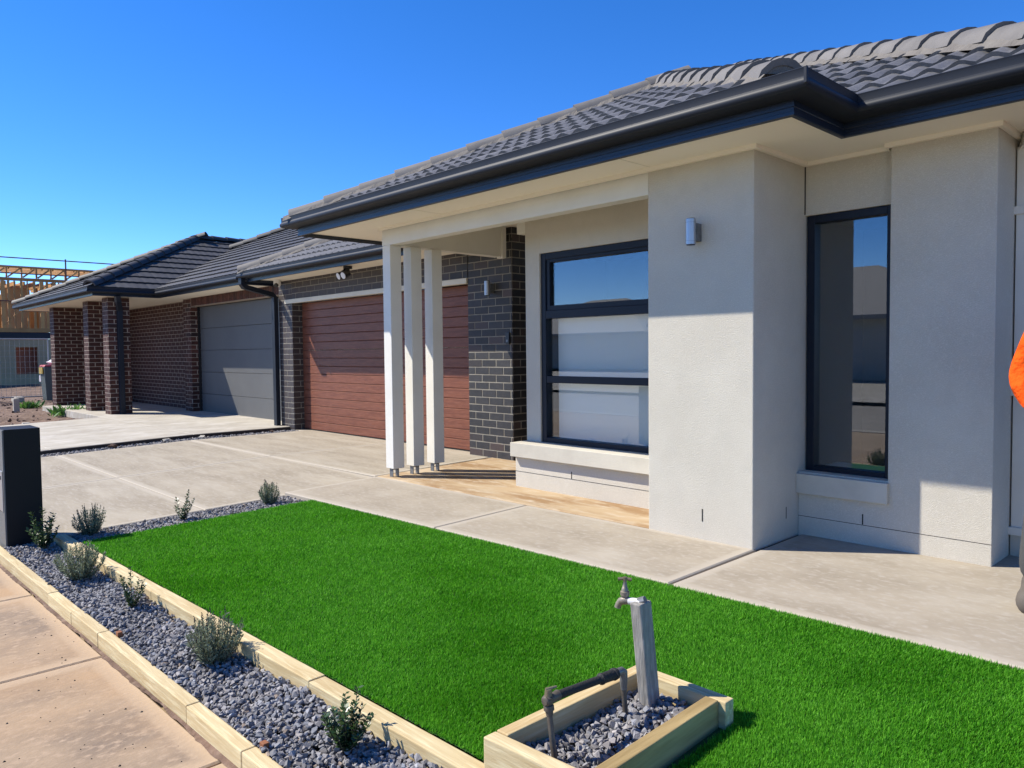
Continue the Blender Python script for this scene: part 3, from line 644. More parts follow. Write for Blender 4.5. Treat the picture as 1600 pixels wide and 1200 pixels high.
window(-4.694, -3.02, 4.815, 0.397, 2.064, [(0.925, 0.985, 0.004), (1.49, 1.56, 0.0)], 1.54, 'wide three-pane dark framed window with white blind', top_sash=True)
window(-2.262, -1.7175, 4.805, 0.397, 2.060, [], None, 'tall narrow dark framed window', fr=0.05)
# soffit, beads, beam, posts
so_ = MB(); so_.prism([(-6.90, 3.66), (-1.805, 3.66), (-1.805, 4.245), (-6.90, 4.245)], 2.4015, 2.415); so_.prism([(-2.30, 4.246), (-0.53, 4.246), (-0.53, 9), (-2.30, 9)], 2.4015, 2.415); so_.prism([(-6.90, 4.246), (-6.10, 4.246), (-6.10, 9), (-6.90, 9)], 2.4015, 2.415); so_.build('soffit', m_soffit, H)
sj = MB(); 
for x in (-5.2, -3.0): sj.box(x, x+0.004, 3.67, 4.12, 2.4000, 2.4012)
sj.build('soffit_joint', m_strip, H)
bead = MB(); bd, bh = 0.028, 0.024
bead.box(-6.17, -2.272, 4.134-bd, 4.1335, 2.4-bh, 2.4014); bead.box(-2.2715, -2.2715+bd, 4.134-bd, 4.7895, 2.4-bh, 2.4014)
bead.box(-2.243, -1.745, 4.7895-bd, 4.7893, 2.4-bh, 2.4013); bead.box(-1.7445, -1.142, 4.7155-bd, 4.7155, 2.4-bh, 2.4014); bead.box(-1.1695, -1.1695+bd, 4.7156, 5.2, 2.4-bh, 2.4013)
bead.build('soffit_bead', m_soffit, H)
part('beam', m_cream, H, (-6.17, -3.037, 4.142, 4.25, 2.232, 2.40), (-6.17, -3.037, 4.20, 4.2495, 2.4002, 2.58), bevel=0.003)
part('beam', m_cream, H, (-6.165, -6.06, 4.261, 5.60, 2.235, 2.565), bevel=0.003)
part('beam_end_trim', m_cream, H, (-6.13, -6.035, 5.601, 5.655, 2.222, 2.565), bevel=0.002)
part('beam_bracket', m_cream, H, (-4.99, -4.874, 4.81, 4.90, 2.27, 2.56), bevel=0.003)
part('porch_ceiling', m_soffit, H, (-6.20, -3.04, 4.255, 8, 2.566, 2.58))
for i, y in enumerate((4.143, 4.385, 4.640)):
    p = MB().box(-6.166, -6.040, y, y+0.128, 0.085, 2.232 if i == 0 else 2.2345).build('post', m_cream, H, bevel=0.004)
    MB().box(-6.135, -6.082, y+0.02, y+0.026, -0.01, 0.12).box(-6.135, -6.082, y+0.086, y+0.092, -0.01, 0.12).box(-6.135, -6.082, y+0.026, y+0.086, 0.07, 0.084).build('post_shoe', m_galv, p)
# garage: brick walls
GY = 5.72
bw = empty('brick_wall', (0, 0, 0)); bw.parent = H; bw.location = (-8.5-H.location.x, GY-H.location.y, 0)
def mortar(name, mat, parent, *boxes): return part(name, mat, parent, *boxes)
mortar('mortar', m_mortar, bw, (-11.50, -11.065, GY, GY+0.235, -0.02, 2.39), (-6.765, -6.020, GY, GY+2.5, -0.02, 2.565), (-11.064, -6.766, GY, GY+0.235, 2.068, 2.39))
items = brick_face((-11.5, GY), (1, 0), 0.435, 0.0, 2.408, (0, -1), m_brick)
items += brick_face((-11.055, GY), (1, 0), 4.285, 2.070, 2.414, (0, -1), m_brick, 1)
items += brick_face((-6.765, GY), (1, 0), 0.745, 0.0, 2.58, (0, -1), m_brick)
items += brick_face((-6.020, GY+0.006), (0, 1), 1.1, 0.0, 2.58, (1, 0), m_brick, 1)
items += brick_face((-11.065, GY+0.006), (0, 1), 0.22, 0.0, 2.06, (1, 0), m_brick, 1)
pieces('brick', items, m_brick, bw, 'bricks', 290)
part('control_joint', m_gap, H, (-6.768, -6.760, GY-0.0075, GY, 2.07, 2.39))
part('lintel', m_strip, H, (-11.27, -6.77, GY-0.022, GY+0.05, 2.004, 2.067), bevel=0.002)
part('entry_door', m_dark, H, (-6.0, -4.88, 7.4, 7.45, 0, 2.1))
gd = empty('garage_door', (0, 0, 0)); gd.parent = H; gd.location = (-8.9-H.location.x, 5.93-H.location.y, 0)
ns = 16; hh = 2.0/ns
for i in range(ns):
    z0 = 0.012+i*hh; wave = 0.006
    prof = [(5.903, z0+0.0), (5.893, z0+0.007), (5.893, z0+hh-0.0075), (5.903, z0+hh-0.0005), (5.93, z0+hh-0.0005), (5.93, z0)]
    vv = [(x, y, z) for x in (-11.064, -6.767) for y, z in prof]
    mb = MB().add(vv, [tuple(range(6)), tuple(reversed(range(6, 12)))]+[(j, 6+j, 6+(j+1) % 6, (j+1) % 6) for j in range(6)])
    mb.build('slat', m_door, gd)
MB().box(-11.064, -6.767, 5.888, 5.93, 0.0, 0.011).build('bottom_seal', m_black, gd)
# roof and gutters
GUT = [(0.002, -0.04), (0.010, -0.088), (0.088, -0.088), (0.112, -0.045), (0.113, -0.004), (0.118, 0.0), (0.122, -0.004), (0.119, -0.012), (0.119, -0.046), (0.1205, -0.0475)]+[(0.105+0.0265*math.sin(t), -0.072+0.0265*math.cos(t)) for t in np.radians([55, 70, 85, 100, 115, 130, 145, 160, 175])]+[(0.09, -0.102), (0.0, -0.104)]
FAS = [(0.0, -0.05), (0.0, -0.118), (0.004, -0.120), (0.004, -0.136), (0.0, -0.139), (0.0, -0.158), (0.005, -0.161), (0.005, -0.178), (0.0, -0.181), (-0.022, -0.181), (-0.022, -0.05)]
ZG = 2.546
pathm = [(-6.905, 6.5), (-6.905, 3.655), (-1.795, 3.655), (-1.795, 4.245), (-0.53, 4.245), (-0.53, 9.0)]
sweep(pathm, GUT, ZG).build('gutter', m_gutter, H, auto=24)
sweep(pathm, FAS, ZG, True).build('fascia', m_fascia, H)
MB().box(-1.679, -1.662, 3.515, 3.530, ZG-0.085, ZG-0.005).build('gutter_joiner', m_gutter, H, bevel=0.003)
roof = empty('roof', (0, 0, 0)); roof.parent = H; roof.location = (-4.3-H.location.x, 6.2-H.location.y, 2.5)
TP = 0.478
TM = tile_mesh(m_tile, amp=0.027, lip=0.026, tilt=0.03); CM = cap_mesh(m_cap)
EY, EX0, EX1 = 3.575, -6.985, -1.715          # bay eave line
ZE = 2.508
ap = ((EX0+EX1)/2, EY+(EX1-EX0)/2); za = ZE+TP*(EX1-EX0)/2
RY, RX = 4.165, -0.45                          # right-hand eave line and hip corner
hp = 4.6; rp = (RX-hp, RY+hp); zr = ZE+TP*hp
q = 1/math.sqrt(2)
items = tiles((EX0-0.1, EY, ZE-0.012), (1, 0), (0, 1), TP, 19, 9, [((EX0, EY), (q, -q)), ((EX1, EY), (-q, -q))], TM)
# bay right slope (faces +X) up to the valley
items += tiles((EX1, EY-0.1, ZE-0.012), (0, 1), (-1, 0), TP, 4, 9, [((EX1, EY), (q, q)), ((EX1, RY), (-q, -q))], TM)
# slope right of the valley
items += tiles((EX1-4.3, RY, ZE-0.012), (1, 0), (0, 1), TP, 20, 14, [((EX1, RY), (q, q)), ((RX, RY), (-q, -q))], TM)
# side slope (faces +X)
items += tiles((RX, RY-0.1, ZE-0.012), (0, 1), (-1, 0), TP, 24, 13, [((RX, RY), (q, q))], TM)
# garage slope
GEX, GEY, GZE = -11.48, 5.075, 2.462
it2 = tiles((GEX-0.1, GEY, GZE-0.012), (1, 0), (0, 1), TP, 18, 10, [((GEX, GEY), (q, -q)), ((EX0, EY), (-q, q))], TM)
allt = items+it2
pieces('tile', allt, m_tile, roof, 'tiles', 300)
cz = 0.052
for (cx_, cy_, cz_) in ((EX1-0.20, EY+0.20, ZE+cz+0.075),):
    MB().tube([(cx_-0.01, cy_+0.01, cz_-0.028), (cx_-0.06, cy_+0.06, cz_-0.01)], [0.10, 0.105], 14).build('hip_end_mortar', m_bed, roof, auto=40)
c_items = caps((EX1-0.20, EY+0.20, ZE+cz+0.075), (ap[0], ap[1], za+cz), CM)+caps((EX0+0.04, EY+0.04, ZE+cz-0.0), (ap[0], ap[1], za+cz), CM)+caps((RX, RY, ZE+cz), (rp[0], rp[1], zr+cz), CM)
ghp = 3.0
c_items += caps((GEX, GEY, GZE+cz), (GEX+ghp, GEY+ghp, GZE+TP*ghp+cz), CM)+caps((ap[0], ap[1], za+cz), (ap[0], ap[1]+2.5, za+cz), CM)
pieces('ridge_cap', c_items, m_cap, roof, 'ridge_caps', 150)
for a, b in (((EX1-0.18, EY+0.18, ZE+cz+0.065), (ap[0], ap[1], za+cz-0.01)), ((EX0, EY, ZE+cz-0.01), (ap[0], ap[1], za+cz-0.01)), ((RX, RY, ZE+cz-0.01), (rp[0], rp[1], zr+cz-0.01)), ((GEX, GEY, GZE+cz-0.01), (GEX+ghp, GEY+ghp, GZE+TP*ghp+cz-0.01))):
    bedding(a, b, roof)
dk = MB(); e = -0.03
dk.add([(EX0, EY, ZE+e), (EX1, EY, ZE+e), (*ap, za+e)], [(0, 1, 2)])
dk.add([(EX1, EY, ZE+e), (EX1, RY, ZE+e), (ap[0], RY+(EX1-ap[0]), za+e), (*ap, za+e)], [(0, 1, 2, 3)])
dk.add([(EX1, RY, ZE+e), (RX, RY, ZE+e), (*rp, zr+e), (EX1-hp, RY+hp, zr+e)], [(0, 1, 2, 3)])
dk.add([(RX, RY, ZE+e), (RX, RY+9, ZE+e), (rp[0], RY+9, zr+e), (*rp, zr+e)], [(0, 1, 2, 3)])
dk.add([(EX0, EY, ZE+e), (*ap, za+e), (ap[0], ap[1]+3, za+e), (EX0, EY+5, ZE+e)], [(0, 1, 2, 3)])
dk.add([(GEX, GEY, GZE+e), (EX0+.02, GEY, GZE+e), (EX0+3, GEY+3.3, GZE+TP*3.3+e), (GEX+3.3, GEY+3.3, GZE+TP*3.3+e)], [(0, 1, 2, 3)])
dk.add([(GEX, GEY, GZE+e), (GEX+3.3, GEY+3.3, GZE+TP*3.3+e), (GEX+3.3, GEY+6, GZE+TP*3.3+e), (GEX, GEY+9, GZE+e)], [(0, 1, 2, 3)])
dk.build('sarking', m_deck, roof)
# garage eaves
pathg = [(-11.40, 9.0), (-11.40, 5.155), (-6.93, 5.155)]
sweep(pathg, GUT, GZE+0.028).build('gutter', m_gutter, H, auto=24)
sweep(pathg, [(d, z*0.86) for d, z in FAS], GZE+0.028, True).build('fascia', m_fascia, H)
MB().prism([(-11.39, 5.16), (-6.89, 5.16), (-6.89, 6.0), (-11.39, 6.0)], 2.372, 2.385).build('soffit', m_soffit, H)
# garage downpipe: short drop from the gutter end, sloping offset, then down the corner
dp = MB(); dw, dh = 0.05, 0.036
def rect_tube(mb, pts, w, h):
    pts = [Vector(p) for p in pts]; k = len(mb.v)
    for i, p in enumerate(pts):
        d = (pts[min(i+1, len(pts)-1)]-pts[max(i-1, 0)]).normalized(); s = Vector((1, 0, 0)); s = (s-d*s.dot(d)).normalized(); t = d.cross(s)
        for a, b in ((-1, -1), (1, -1), (1, 1), (-1, 1)): mb.v.append(tuple(p+s*a*w+t*b*h))
    for i in range(len(pts)-1):
        for j in range(4): mb.f.append((k+i*4+j, k+i*4+(j+1) % 4, k+(i+1)*4+(j+1) % 4, k+(i+1)*4+j))
    mb.f.append((k+3, k+2, k+1, k)); n = k+4*(len(pts)-1); mb.f.append((n, n+1, n+2, n+3)); return mb
rect_tube(dp, [(-11.46, 5.09, 2.41), (-11.46, 5.09, 2.30), (-11.462, 5.115, 2.262), (-11.535, 5.61, 2.165), (-11.54, 5.665, 2.12), (-11.54, 5.665, -0.02)], dw, dh).build('downpipe', m_gutter, H, bevel=0.004)
# right-hand downpipe in the side recess
MB().box(-1.165, -0.4, 5.06, 5.2, -0.02, 0.118).build('plinth', m_sill, H, bevel=0.004)
rect_tube(MB(), [(-1.112, 5.10, 2.33), (-1.112, 5.10, 0.12)], 0.05, 0.04).build('downpipe', m_cream, H, bevel=0.003, label='cream downpipe in the side recess')
rect_tube(MB(), [(-1.112, 5.10, 2.33), (-1.09, 5.06, 2.36), (-0.62, 4.40, 2.44)], 0.05, 0.04).build('downpipe_offset', m_cream, H, bevel=0.003)
for z in (1.95, 0.92, 0.118): part('pipe_bracket', m_cream, H, (-1.175, -1.05, 5.045, 5.15, z, z+0.045), bevel=0.002)
bs = empty('side_brick_wall', (0, 0, 0)); bs.parent = H; bs.location = (-0.9-H.location.x, 5.2-H.location.y, 0)
mortar('mortar', m_mortar, bs, (-1.169, -0.55, 5.201, 5.4, 0.0, 2.41))
pieces('brick', brick_face((-1.05, 5.200), (1, 0), 0.5, 0.12, 2.36, (0, -1), m_brick), m_brick, bs, 'bricks', 60)

# ------------------------------------------------------------------ fittings on the house
def wall_light(x, y, z, label):
    t = empty('wall_light', (x, y, z), label, 'wall light', 'silver cylinder wall lights')
    MB().box(x-0.024, x+0.024, y-0.055, y-0.0, z-0.055, z+0.055).build('bracket', m_galv, t, bevel=0.003)
    MB().tube([(x, y-0.085, z-0.078), (x, y-0.085, z+0.078)], 0.032, 24).build('cylinder', m_steel, t, auto=40)
    for s in (-1, 1): MB().tube([(x, y-0.085, z+s*0.0785), (x, y-0.085, z+s*0.082)], 0.026, 20).build('lens', m_glass if False else m_black, t)
    for s in (-1, 1): MB().tube([(x, y-0.085, z+s*0.0560), (x, y-0.085, z+s*0.0575)], 0.0325, 24).build('trim_ring', m_galv, t, auto=40)
wall_light(-2.650, 4.134, 1.932, 'silver cylinder wall light on the cream rendered pier')
wall_light(-6.325, GY-0.006, 1.915, 'silver cylinder wall light on the dark brick beside the garage')
db = empty('doorbell', (-6.07, GY, 1.35), 'slim black doorbell on the dark brick corner', 'doorbell')
MB().box(-6.10, -6.045, GY-0.030, GY-0.007, 1.288, 1.418).build('case', m_black, db, bevel=0.004); MB().tube([(-6.072, GY-0.031, 1.325), (-6.072, GY-0.034, 1.325)], 0.014, 14).build('button', m_galv, db)
sl = empty('sensor_light', (-8.88, 5.41, 2.372), 'black twin-head sensor light under the garage eave', 'floodlight')
MB().tube([(-8.88, 5.41, 2.371), (-8.88, 5.41, 2.335)], 0.06, 16).build('base', m_black, sl, auto=40)
for dx in (-0.05, 0.06): 
    MB().tube([(-8.88+dx*.3, 5.40, 2.34), (-8.88+dx, 5.37, 2.27), (-8.88+dx*1.1, 5.30, 2.235)], [0.02, 0.045, 0.052], 14).build('lamp_head', m_black, sl, auto=40)
    MB().tube([(-8.88+dx*1.1, 5.30, 2.235), (-8.88+dx*1.11, 5.294, 2.2325)], 0.045, 14).build('lens', m_white, sl)
MB().tube([(-8.88, 5.39, 2.30), (-8.88, 5.36, 2.24), (-8.88, 5.345, 2.215)], [0.025, 0.03, 0.012], 10).build('sensor', m_black, sl, auto=40)
sc = empty('security_camera', (-11.2, 5.55, 2.372), 'white dome security camera at the garage soffit corner', 'camera')
MB().tube([(-11.2, 5.55, 2.371), (-11.2, 5.55, 2.30), (-11.2, 5.545, 2.27)], [0.06, 0.058, 0.045], 18).build('housing', m_white, sc, auto=40)
MB().tube([(-11.17, 5.52, 2.29), (-11.155, 5.495, 2.275)], [0.035, 0.03], 14).build('lens', m_black, sc, auto=40)

# ------------------------------------------------------------------ NEIGHBOUR
N = empty('brick_house', (-17.5, 5.5, -0.03), 'neighbouring brown brick house with dark hip roof and grey garage door', 'house')
NB = -0.05; NT = 2.37
nw = empty('brick_wall', (0, 0, 0)); nw.parent = N; nw.location = (0, 0, 0)
items = []; mbx = []
def npil(x0, x1, y0, y1, faces='fr', z1=NT):
    mbx.append((x0, x1, y0, y1, NB, z1))
    if 'f' in faces: items.extend(brick_face((x0, y0), (1, 0), x1-x0, NB, z1, (0, -1), m_brick2))
    if 'r' in faces: items.extend(brick_face((x1, y0), (0, 1), y1-y0, NB, z1, (1, 0), m_brick2, 1))
npil(-16.66, -16.30, 4.50, 4.90)
npil(-18.06, -17.70, 4.50, 4.95)
npil(-20.72, -20.36, 4.45, 5.25)
npil(-20.86, -20.58, 5.25, 6.9)
npil(-20.58, -16.20, 6.15, 6.3, 'f')
npil(-16.20, -15.82, 5.92, 6.5)
mbx.append((-16.0, -11.78, 5.93, 6.1, 2.20, NT)); 
its3 = []
for k in range(47):                                       # soldier course over the garage door
    c = Vector((-15.75+k*0.086, 5.925, 2.285)); its3.append((brick_mesh(0.16, m_brick2), Matrix.Translation(c) @ Matrix(((0, 0, 1, 0), (0, 1, 0, 0), (-1, 0, 0, 0), (0, 0, 0, 1)))))
npil(-11.77, -11.62, 5.93, 6.3, 'f')
part('mortar', m_mortar2, nw, *mbx)
pieces('brick', items+its3, m_brick2, nw, 'bricks', 300)
ng = empty('garage_door', (0, 0, 0)); ng.parent = N; ng.location = (0, 0, 0)
for i in range(5):
    part('panel', m_greydoor, ng, (-15.79, -11.78, 6.105, 6.14, -0.03+i*0.445, -0.03+(i+1)*0.445-0.007), bevel=0.002)
part('door_light_stop', m_black, N, (-15.81, -11.77, 6.145, 6.18, -0.05, 2.3))  # unseen board, added to block light leaking between the door panels
part('door_track', m_black, N, (-15.82, -15.795, 6.06, 6.10, -0.03, 2.2))
NGUT = [(d, z) for d, z in GUT]
nz = 2.515
npath = [(-22.5, 9.0), (-22.5, 4.16), (-16.0, 4.16), (-16.0, 5.37), (-12.15, 5.37), (-12.15, 9)]
sweep(npath, NGUT, nz).build('gutter', m_gutter, N, auto=24); sweep(npath, [(d, z*0.85) for d, z in FAS], nz, True).build('fascia', m_fascia, N)
MB().prism([(-22.49, 4.17), (-16.01, 4.17), (-16.01, 5.38), (-12.16, 5.38), (-12.16, 9), (-22.49, 9)], 2.372, 2.385).build('soffit', m_soffit, N)
rect_tube(MB(), [(-16.0, 4.60, 2.39), (-16.05, 4.62, 2.28), (-16.24, 4.70, 2.12), (-16.245, 4.70, 1.95), (-16.245, 4.70, 0.0)], 0.05, 0.045).build('downpipe', m_gutter, N, bevel=0.004)
nr = empty('roof', (0, 0, 0)); nr.parent = N; nr.location = (0, 0, 0)
TN = tile_mesh(m_tile2, amp=0.006, nx=6, lip=0.026, tilt=0.034); CN = cap_mesh(m_tile2)
nx0, nx1, ny = -22.58, -15.92, 4.08; hw = (nx1-nx0)/2; nap = ((nx0+nx1)/2, ny+hw); nza = nz+TP*hw
ney = 5.29; nex1 = -12.07
items = tiles((nx0-.1, ny, nz-.01), (1, 0), (0, 1), TP, 23, 11, [((nx0, ny), (q, -q)), ((nx1, ny), (-q, -q))], TN)
items += tiles((nx1, ny-.1, nz-.01), (0, 1), (-1, 0), TP, 18, 11, [((nx1, ny), (q, q)), ((nx1, ney), (-q, -q)), ((0, 20), (0, -1))], TN)
lhx = nap[0]+0.3                                   # left hip of the main slope passes above the bay ridge
items += tiles((nx1-7, ney, nz-.01), (1, 0), (0, 1), TP, 37, 13, [((nx1, ney), (q, q)), ((-21.6, ney), (q, -q)), ((nex1, ney), (-1, 0))], TN)
pieces('tile', items, m_tile2, nr, 'tiles', 300)
ci = caps((nx1, ny, nz+cz), (*nap, nza+cz), CN)+caps((nx0, ny, nz+cz), (*nap, nza+cz), CN)+caps((*nap, nza+cz), (nap[0], nap[1]+1.3, nza+cz), CN)+caps((-21.6+2.8, ney+2.8, nz+TP*2.8+cz), (-21.6+4.7, ney+4.7, nz+TP*4.7+cz), CN)
pieces('ridge_cap', ci, m_tile2, nr, 'ridge_caps', 120)
dk = MB()
dk.add([(nx0, ny, nz+e), (nx1, ny, nz+e), (*nap, nza+e)], [(0, 1, 2)])
dk.add([(nx1, ny, nz+e), (nx1, ney, nz+e), (nap[0], ney+hw, nza+e), (*nap, nza+e)], [(0, 1, 2, 3)])
dk.add([(nx1, ney, nz+e), (nex1, ney, nz+e), (nex1, ney+4.6, nz+TP*4.6+e), (nx1-4.6, ney+4.6, nz+TP*4.6+e)], [(0, 1, 2, 3)])
dk.add([(nx0, ny, nz+e), (*nap, nza+e), (nap[0], nap[1]+2, nza+e), (nx0, ny+6, nz+e)], [(0, 1, 2, 3)])
dk.build('sarking', m_deck, nr)

# ------------------------------------------------------------------ plants
def blades_mesh(name, quads, mat, parent, shades):
    """quads: list of (base, dir, side, length, width): each a folded leaf of two triangles"""
    n = len(quads); V = np.empty((n, 4, 3)); 
    for i, (p, d, s, L, w) in enumerate(quads):
        V[i, 0] = p; V[i, 1] = p+d*L*.5+s*w; V[i, 2] = p+d*L; V[i, 3] = p+d*L*.5-s*w
    Fc = np.array([[0, 1, 2], [0, 2, 3]])[None]+4*np.arange(n)[:, None, None]
    return npmesh(name, V.reshape(-1, 3), Fc.reshape(-1, 3), mat, parent, shade=np.repeat(np.array(shades), 4))
def rv(): return Vector((random.gauss(0, 1), random.gauss(0, 1), random.gauss(0, 1))).normalized()
def lavender(x, y, z, h, w, label, spikes=46, buds=True):
    t = empty('lavender_plant', (x, y, z), label, 'plant', 'lavender plants in the gravel beds'); st_ = MB(); lv = []; sh = []; bq = []; bs_ = []
    for i in range(spikes):
        a = random.uniform(0, 6.28); r = math.sqrt(random.random()); top = Vector((x+math.cos(a)*r*w*.52, y+math.sin(a)*r*w*.52, z+h*(1.0-.38*r*r)*random.uniform(.72, 1.0)))
        b = Vector((x+math.cos(a)*r*.02, y+math.sin(a)*r*.02, z)); mid = b.lerp(top, .5)+Vector((math.cos(a), math.sin(a), 0))*w*.13*r+Vector((0, 0, -.01))
        pts = [b*(1-u)**2+mid*2*u*(1-u)+top*u*u for u in np.linspace(0, 1, 6)]
        st_.tube(pts, [0.0018, .0016, .0014, .0012, .0011, .0010], 4, False)
        n = int(64*h/.24)
        for k in range(n):
            u = random.uniform(.10, 1.0); p = b*(1-u)**2+mid*2*u*(1-u)+top*u*u; d = ((top-mid).normalized()*random.uniform(.5, 1.2)+rv()*.75).normalized(); s = d.cross(rv()).normalized()
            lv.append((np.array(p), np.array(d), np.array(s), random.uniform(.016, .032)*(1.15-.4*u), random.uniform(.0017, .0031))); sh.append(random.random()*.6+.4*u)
        if buds and random.random() < .55:
            d0 = (top-mid).normalized()
            for k in range(16):
                d = (d0+rv()*.7).normalized(); bq.append((np.array(top+d0*random.uniform(-.004, .026)), np.array(d), np.array(d.cross(rv()).normalized()), .008, .0022)); bs_.append(random.random())
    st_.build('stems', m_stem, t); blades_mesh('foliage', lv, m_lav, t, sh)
    if bq: blades_mesh('flower_buds', bq, m_bud, t, bs_)['kind'] = 'stuff'
def shrub(x, y, z, h, w, label, stems=9, leaves=26, size=.017, lean=(0, 0)):
    t = empty('shrub', (x, y, z), label, 'plant', 'young glossy shrubs in the gravel beds'); st_ = MB(); lv = []; sh = []
    for i in range(stems):
        a = i*2.4+random.uniform(-.4, .4); r = random.uniform(.35, 1) if i else .15; hh_ = h*(1.0 if i == 0 else random.uniform(.4, .9))
        top = Vector((x+lean[0]*hh_+math.cos(a)*r*w*.5, y+lean[1]*hh_+math.sin(a)*r*w*.5, z+hh_)); b = Vector((x, y, z)); mid = b.lerp(top, .5)+Vector((math.cos(a), math.sin(a), 0))*w*.1*r
        pts = [b*(1-u)**2+mid*2*u*(1-u)+top*u*u for u in np.linspace(0, 1, 6)]; st_.tube(pts, [.0026, .0023, .002, .0017, .0014, .001], 5, False)
        for k in range(leaves):
            u = .15+.85*(k+random.random())/leaves; p = b*(1-u)**2+mid*2*u*(1-u)+top*u*u
            az = k*2.4+random.uniform(-.5, .5); d = (Vector((math.cos(az), math.sin(az), random.uniform(.1, 1.0)))).normalized(); s = d.cross(Vector((0, 0, 1))+rv()*.4).normalized()
            lv.append((np.array(p), np.array(d), np.array(s), size*random.uniform(.9, 1.6), size*random.uniform(.28, .42))); sh.append(random.random())
    st_.build('stems', m_stem, t); blades_mesh('foliage', lv, m_gloss, t, sh)
zg = -0.115
shrub(-5.86, 1.175, zg, .30, .20, 'dark glossy shrub right beside the charcoal letterbox', 12, 48, .022)
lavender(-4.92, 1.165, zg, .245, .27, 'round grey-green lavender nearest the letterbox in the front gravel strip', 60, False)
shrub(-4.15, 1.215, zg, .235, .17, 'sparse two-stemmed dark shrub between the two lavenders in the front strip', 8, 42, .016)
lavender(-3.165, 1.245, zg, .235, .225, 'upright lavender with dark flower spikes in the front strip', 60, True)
shrub(-2.155, 1.268, zg, .205, .19, 'dense dark glossy shrub nearest the camera', 20, 46, .0165)
lavender(-6.0, 1.50, zd(0, 1.5)-.02, .225, .24, 'loose lavender at the street end of the narrow bed by the driveway', 46, True)
shrub(-5.93, 2.12, zd(0, 2.12)-.02, .25, .17, 'thin open shrub in the middle of the narrow bed by the driveway', 8, 40, .018, (.25, .1))
lavender(-5.92, 2.82, zd(0, 2.82)-.02, .215, .17, 'slim lavender at the house end of the narrow bed by the driveway', 40, True)

# ------------------------------------------------------------------ far left: building site
def weed(x, y, z, r, label):
    t = empty('weed', (x, y, z), label, 'plant'); lv = []; sh = []
    for i in range(160):
        a = random.uniform(0, 6.28); d = Vector((math.cos(a)*.8, math.sin(a)*.8, random.uniform(.4, 1.6))).normalized(); p = Vector((x, y, z))+Vector((random.gauss(0, r*.35), random.gauss(0, r*.35), 0))
        lv.append((np.array(p), np.array(d), np.array(d.cross(rv()).normalized()), random.uniform(.3, .9)*r, random.uniform(.05, .1)*r)); sh.append(random.random())
    blades_mesh('foliage', lv, m_weed, t, sh)
weed(-18.7, 4.35, -.1, .38, 'green weed clump between the brown brick pillars'); weed(-22.3, 4.3, -.1, .3, 'low weeds in the dirt by the wheelie bin')
for x, y, h, lab in ((-21.0, 3.75, .32, 'short pale concrete stub in the dirt near the first pillar'), (-15.9, 2.98, .12, 'short pale concrete stub beside the neighbour driveway')):
    o = MB().prism([(x-.06, y-.06), (x+.06, y-.06), (x+.06, y+.06), (x-.06, y+.06)], -.12, h-.1).build('concrete_stub', m_conc_n, bevel=.01); tag(o, lab, 'stub')
cv = []; cf = []
for i in range(420):
    x = random.uniform(-30, -15.9); y = random.uniform(1.2, 5.5); r = random.uniform(.02, .07); V, Fc = random.choice(STONES); k = len(cv)
    cv += [tuple(p) for p in V*r+np.array([x, y, -.09])]; cf += [tuple(int(j)+k for j in q_) for q_ in Fc]
tag(obj('dirt_clods', cv, cf, m_soil), 'loose brown dirt clods on the bare lot', 'dirt', kind='stuff')
bn = empty('wheelie_bin', (-24.900, 5.390, -.1), 'dark wheelie bin with a red lid beside the brown brick pillar', 'bin')
MB().prism([(-25.140, 5.150), (-24.660, 5.150), (-24.660, 5.630), (-25.140, 5.630)], -.05, .92, [(-25.200, 5.100), (-24.600, 5.100), (-24.600, 5.690), (-25.200, 5.690)]).build('body', m_binbody, bn, bevel=.02)
MB().prism([(-25.210, 5.090), (-24.590, 5.090), (-24.590, 5.710), (-25.210, 5.710)], .921, .97, [(-25.180, 5.130), (-24.620, 5.130), (-24.620, 5.670), (-25.180, 5.670)]).build('lid', m_red, bn, bevel=.01)
MB().box(-25.100, -24.700, 5.070, 5.095, .72, .9).build('sticker', m_yellow, bn)
for x in (-25.180, -24.620): MB().tube([(x-.025, 5.630, 0), (x+.025, 5.630, 0)], .1, 14).build('wheel', m_black, bn)
V, Fc = STONES[3]; P = V*np.array([.30, .26, .14])+np.array([-24.900, 5.390, 1.04])
tag(obj('plastic_bag', [tuple(p) for p in P], [tuple(int(i) for i in q_) for q_ in Fc], m_bag), 'pale pink plastic bag lying on top of the wheelie bin', 'bag')
V, Fc = STONES[5]; P = V*np.array([.09, .09, .3])+np.array([-25.320, 5.170, .62])
tag(obj('plastic_bag', [tuple(p) for p in P], [tuple(int(i) for i in q_) for q_ in Fc], m_bag), 'small white bag hanging from the bin rim', 'bag')
# temporary fence
tf = empty('temporary_fence', (-25.5, 5, -.1), 'wire mesh temporary construction fence in front of the timber frame', 'fence')
fxx = -25.5; fr_ = MB()
fr_.tube([(fxx, 2.0, 1.72), (fxx, 5.4, 1.72)], .02, 8); fr_.tube([(fxx, 2.0, .05), (fxx, 5.4, .05)], .02, 8)
for y in (2.0, 4.0, 5.4): fr_.tube([(fxx, y, 0), (fxx, y, 1.72)], .02, 8)
fr_.build('frame', m_wire, tf); wr_ = MB()
for y in np.arange(2.05, 5.4, .12): wr_.tube([(fxx, y, .05), (fxx, y, 1.72)], .004, 4, False)
for z in np.arange(.1, 1.7, .16): wr_.tube([(fxx, 2.0, z), (fxx, 5.4, z)], .004, 4, False)
wr_.build('wire_mesh', m_wire, tf)
for y in (2.6, 4.6): MB().prism([(fxx-.35, y-.1), (fxx+.35, y-.1), (fxx+.35, y+.1), (fxx-.35, y+.1)], -.1, .06).build('foot_block', m_conc_n, tf, bevel=.01)
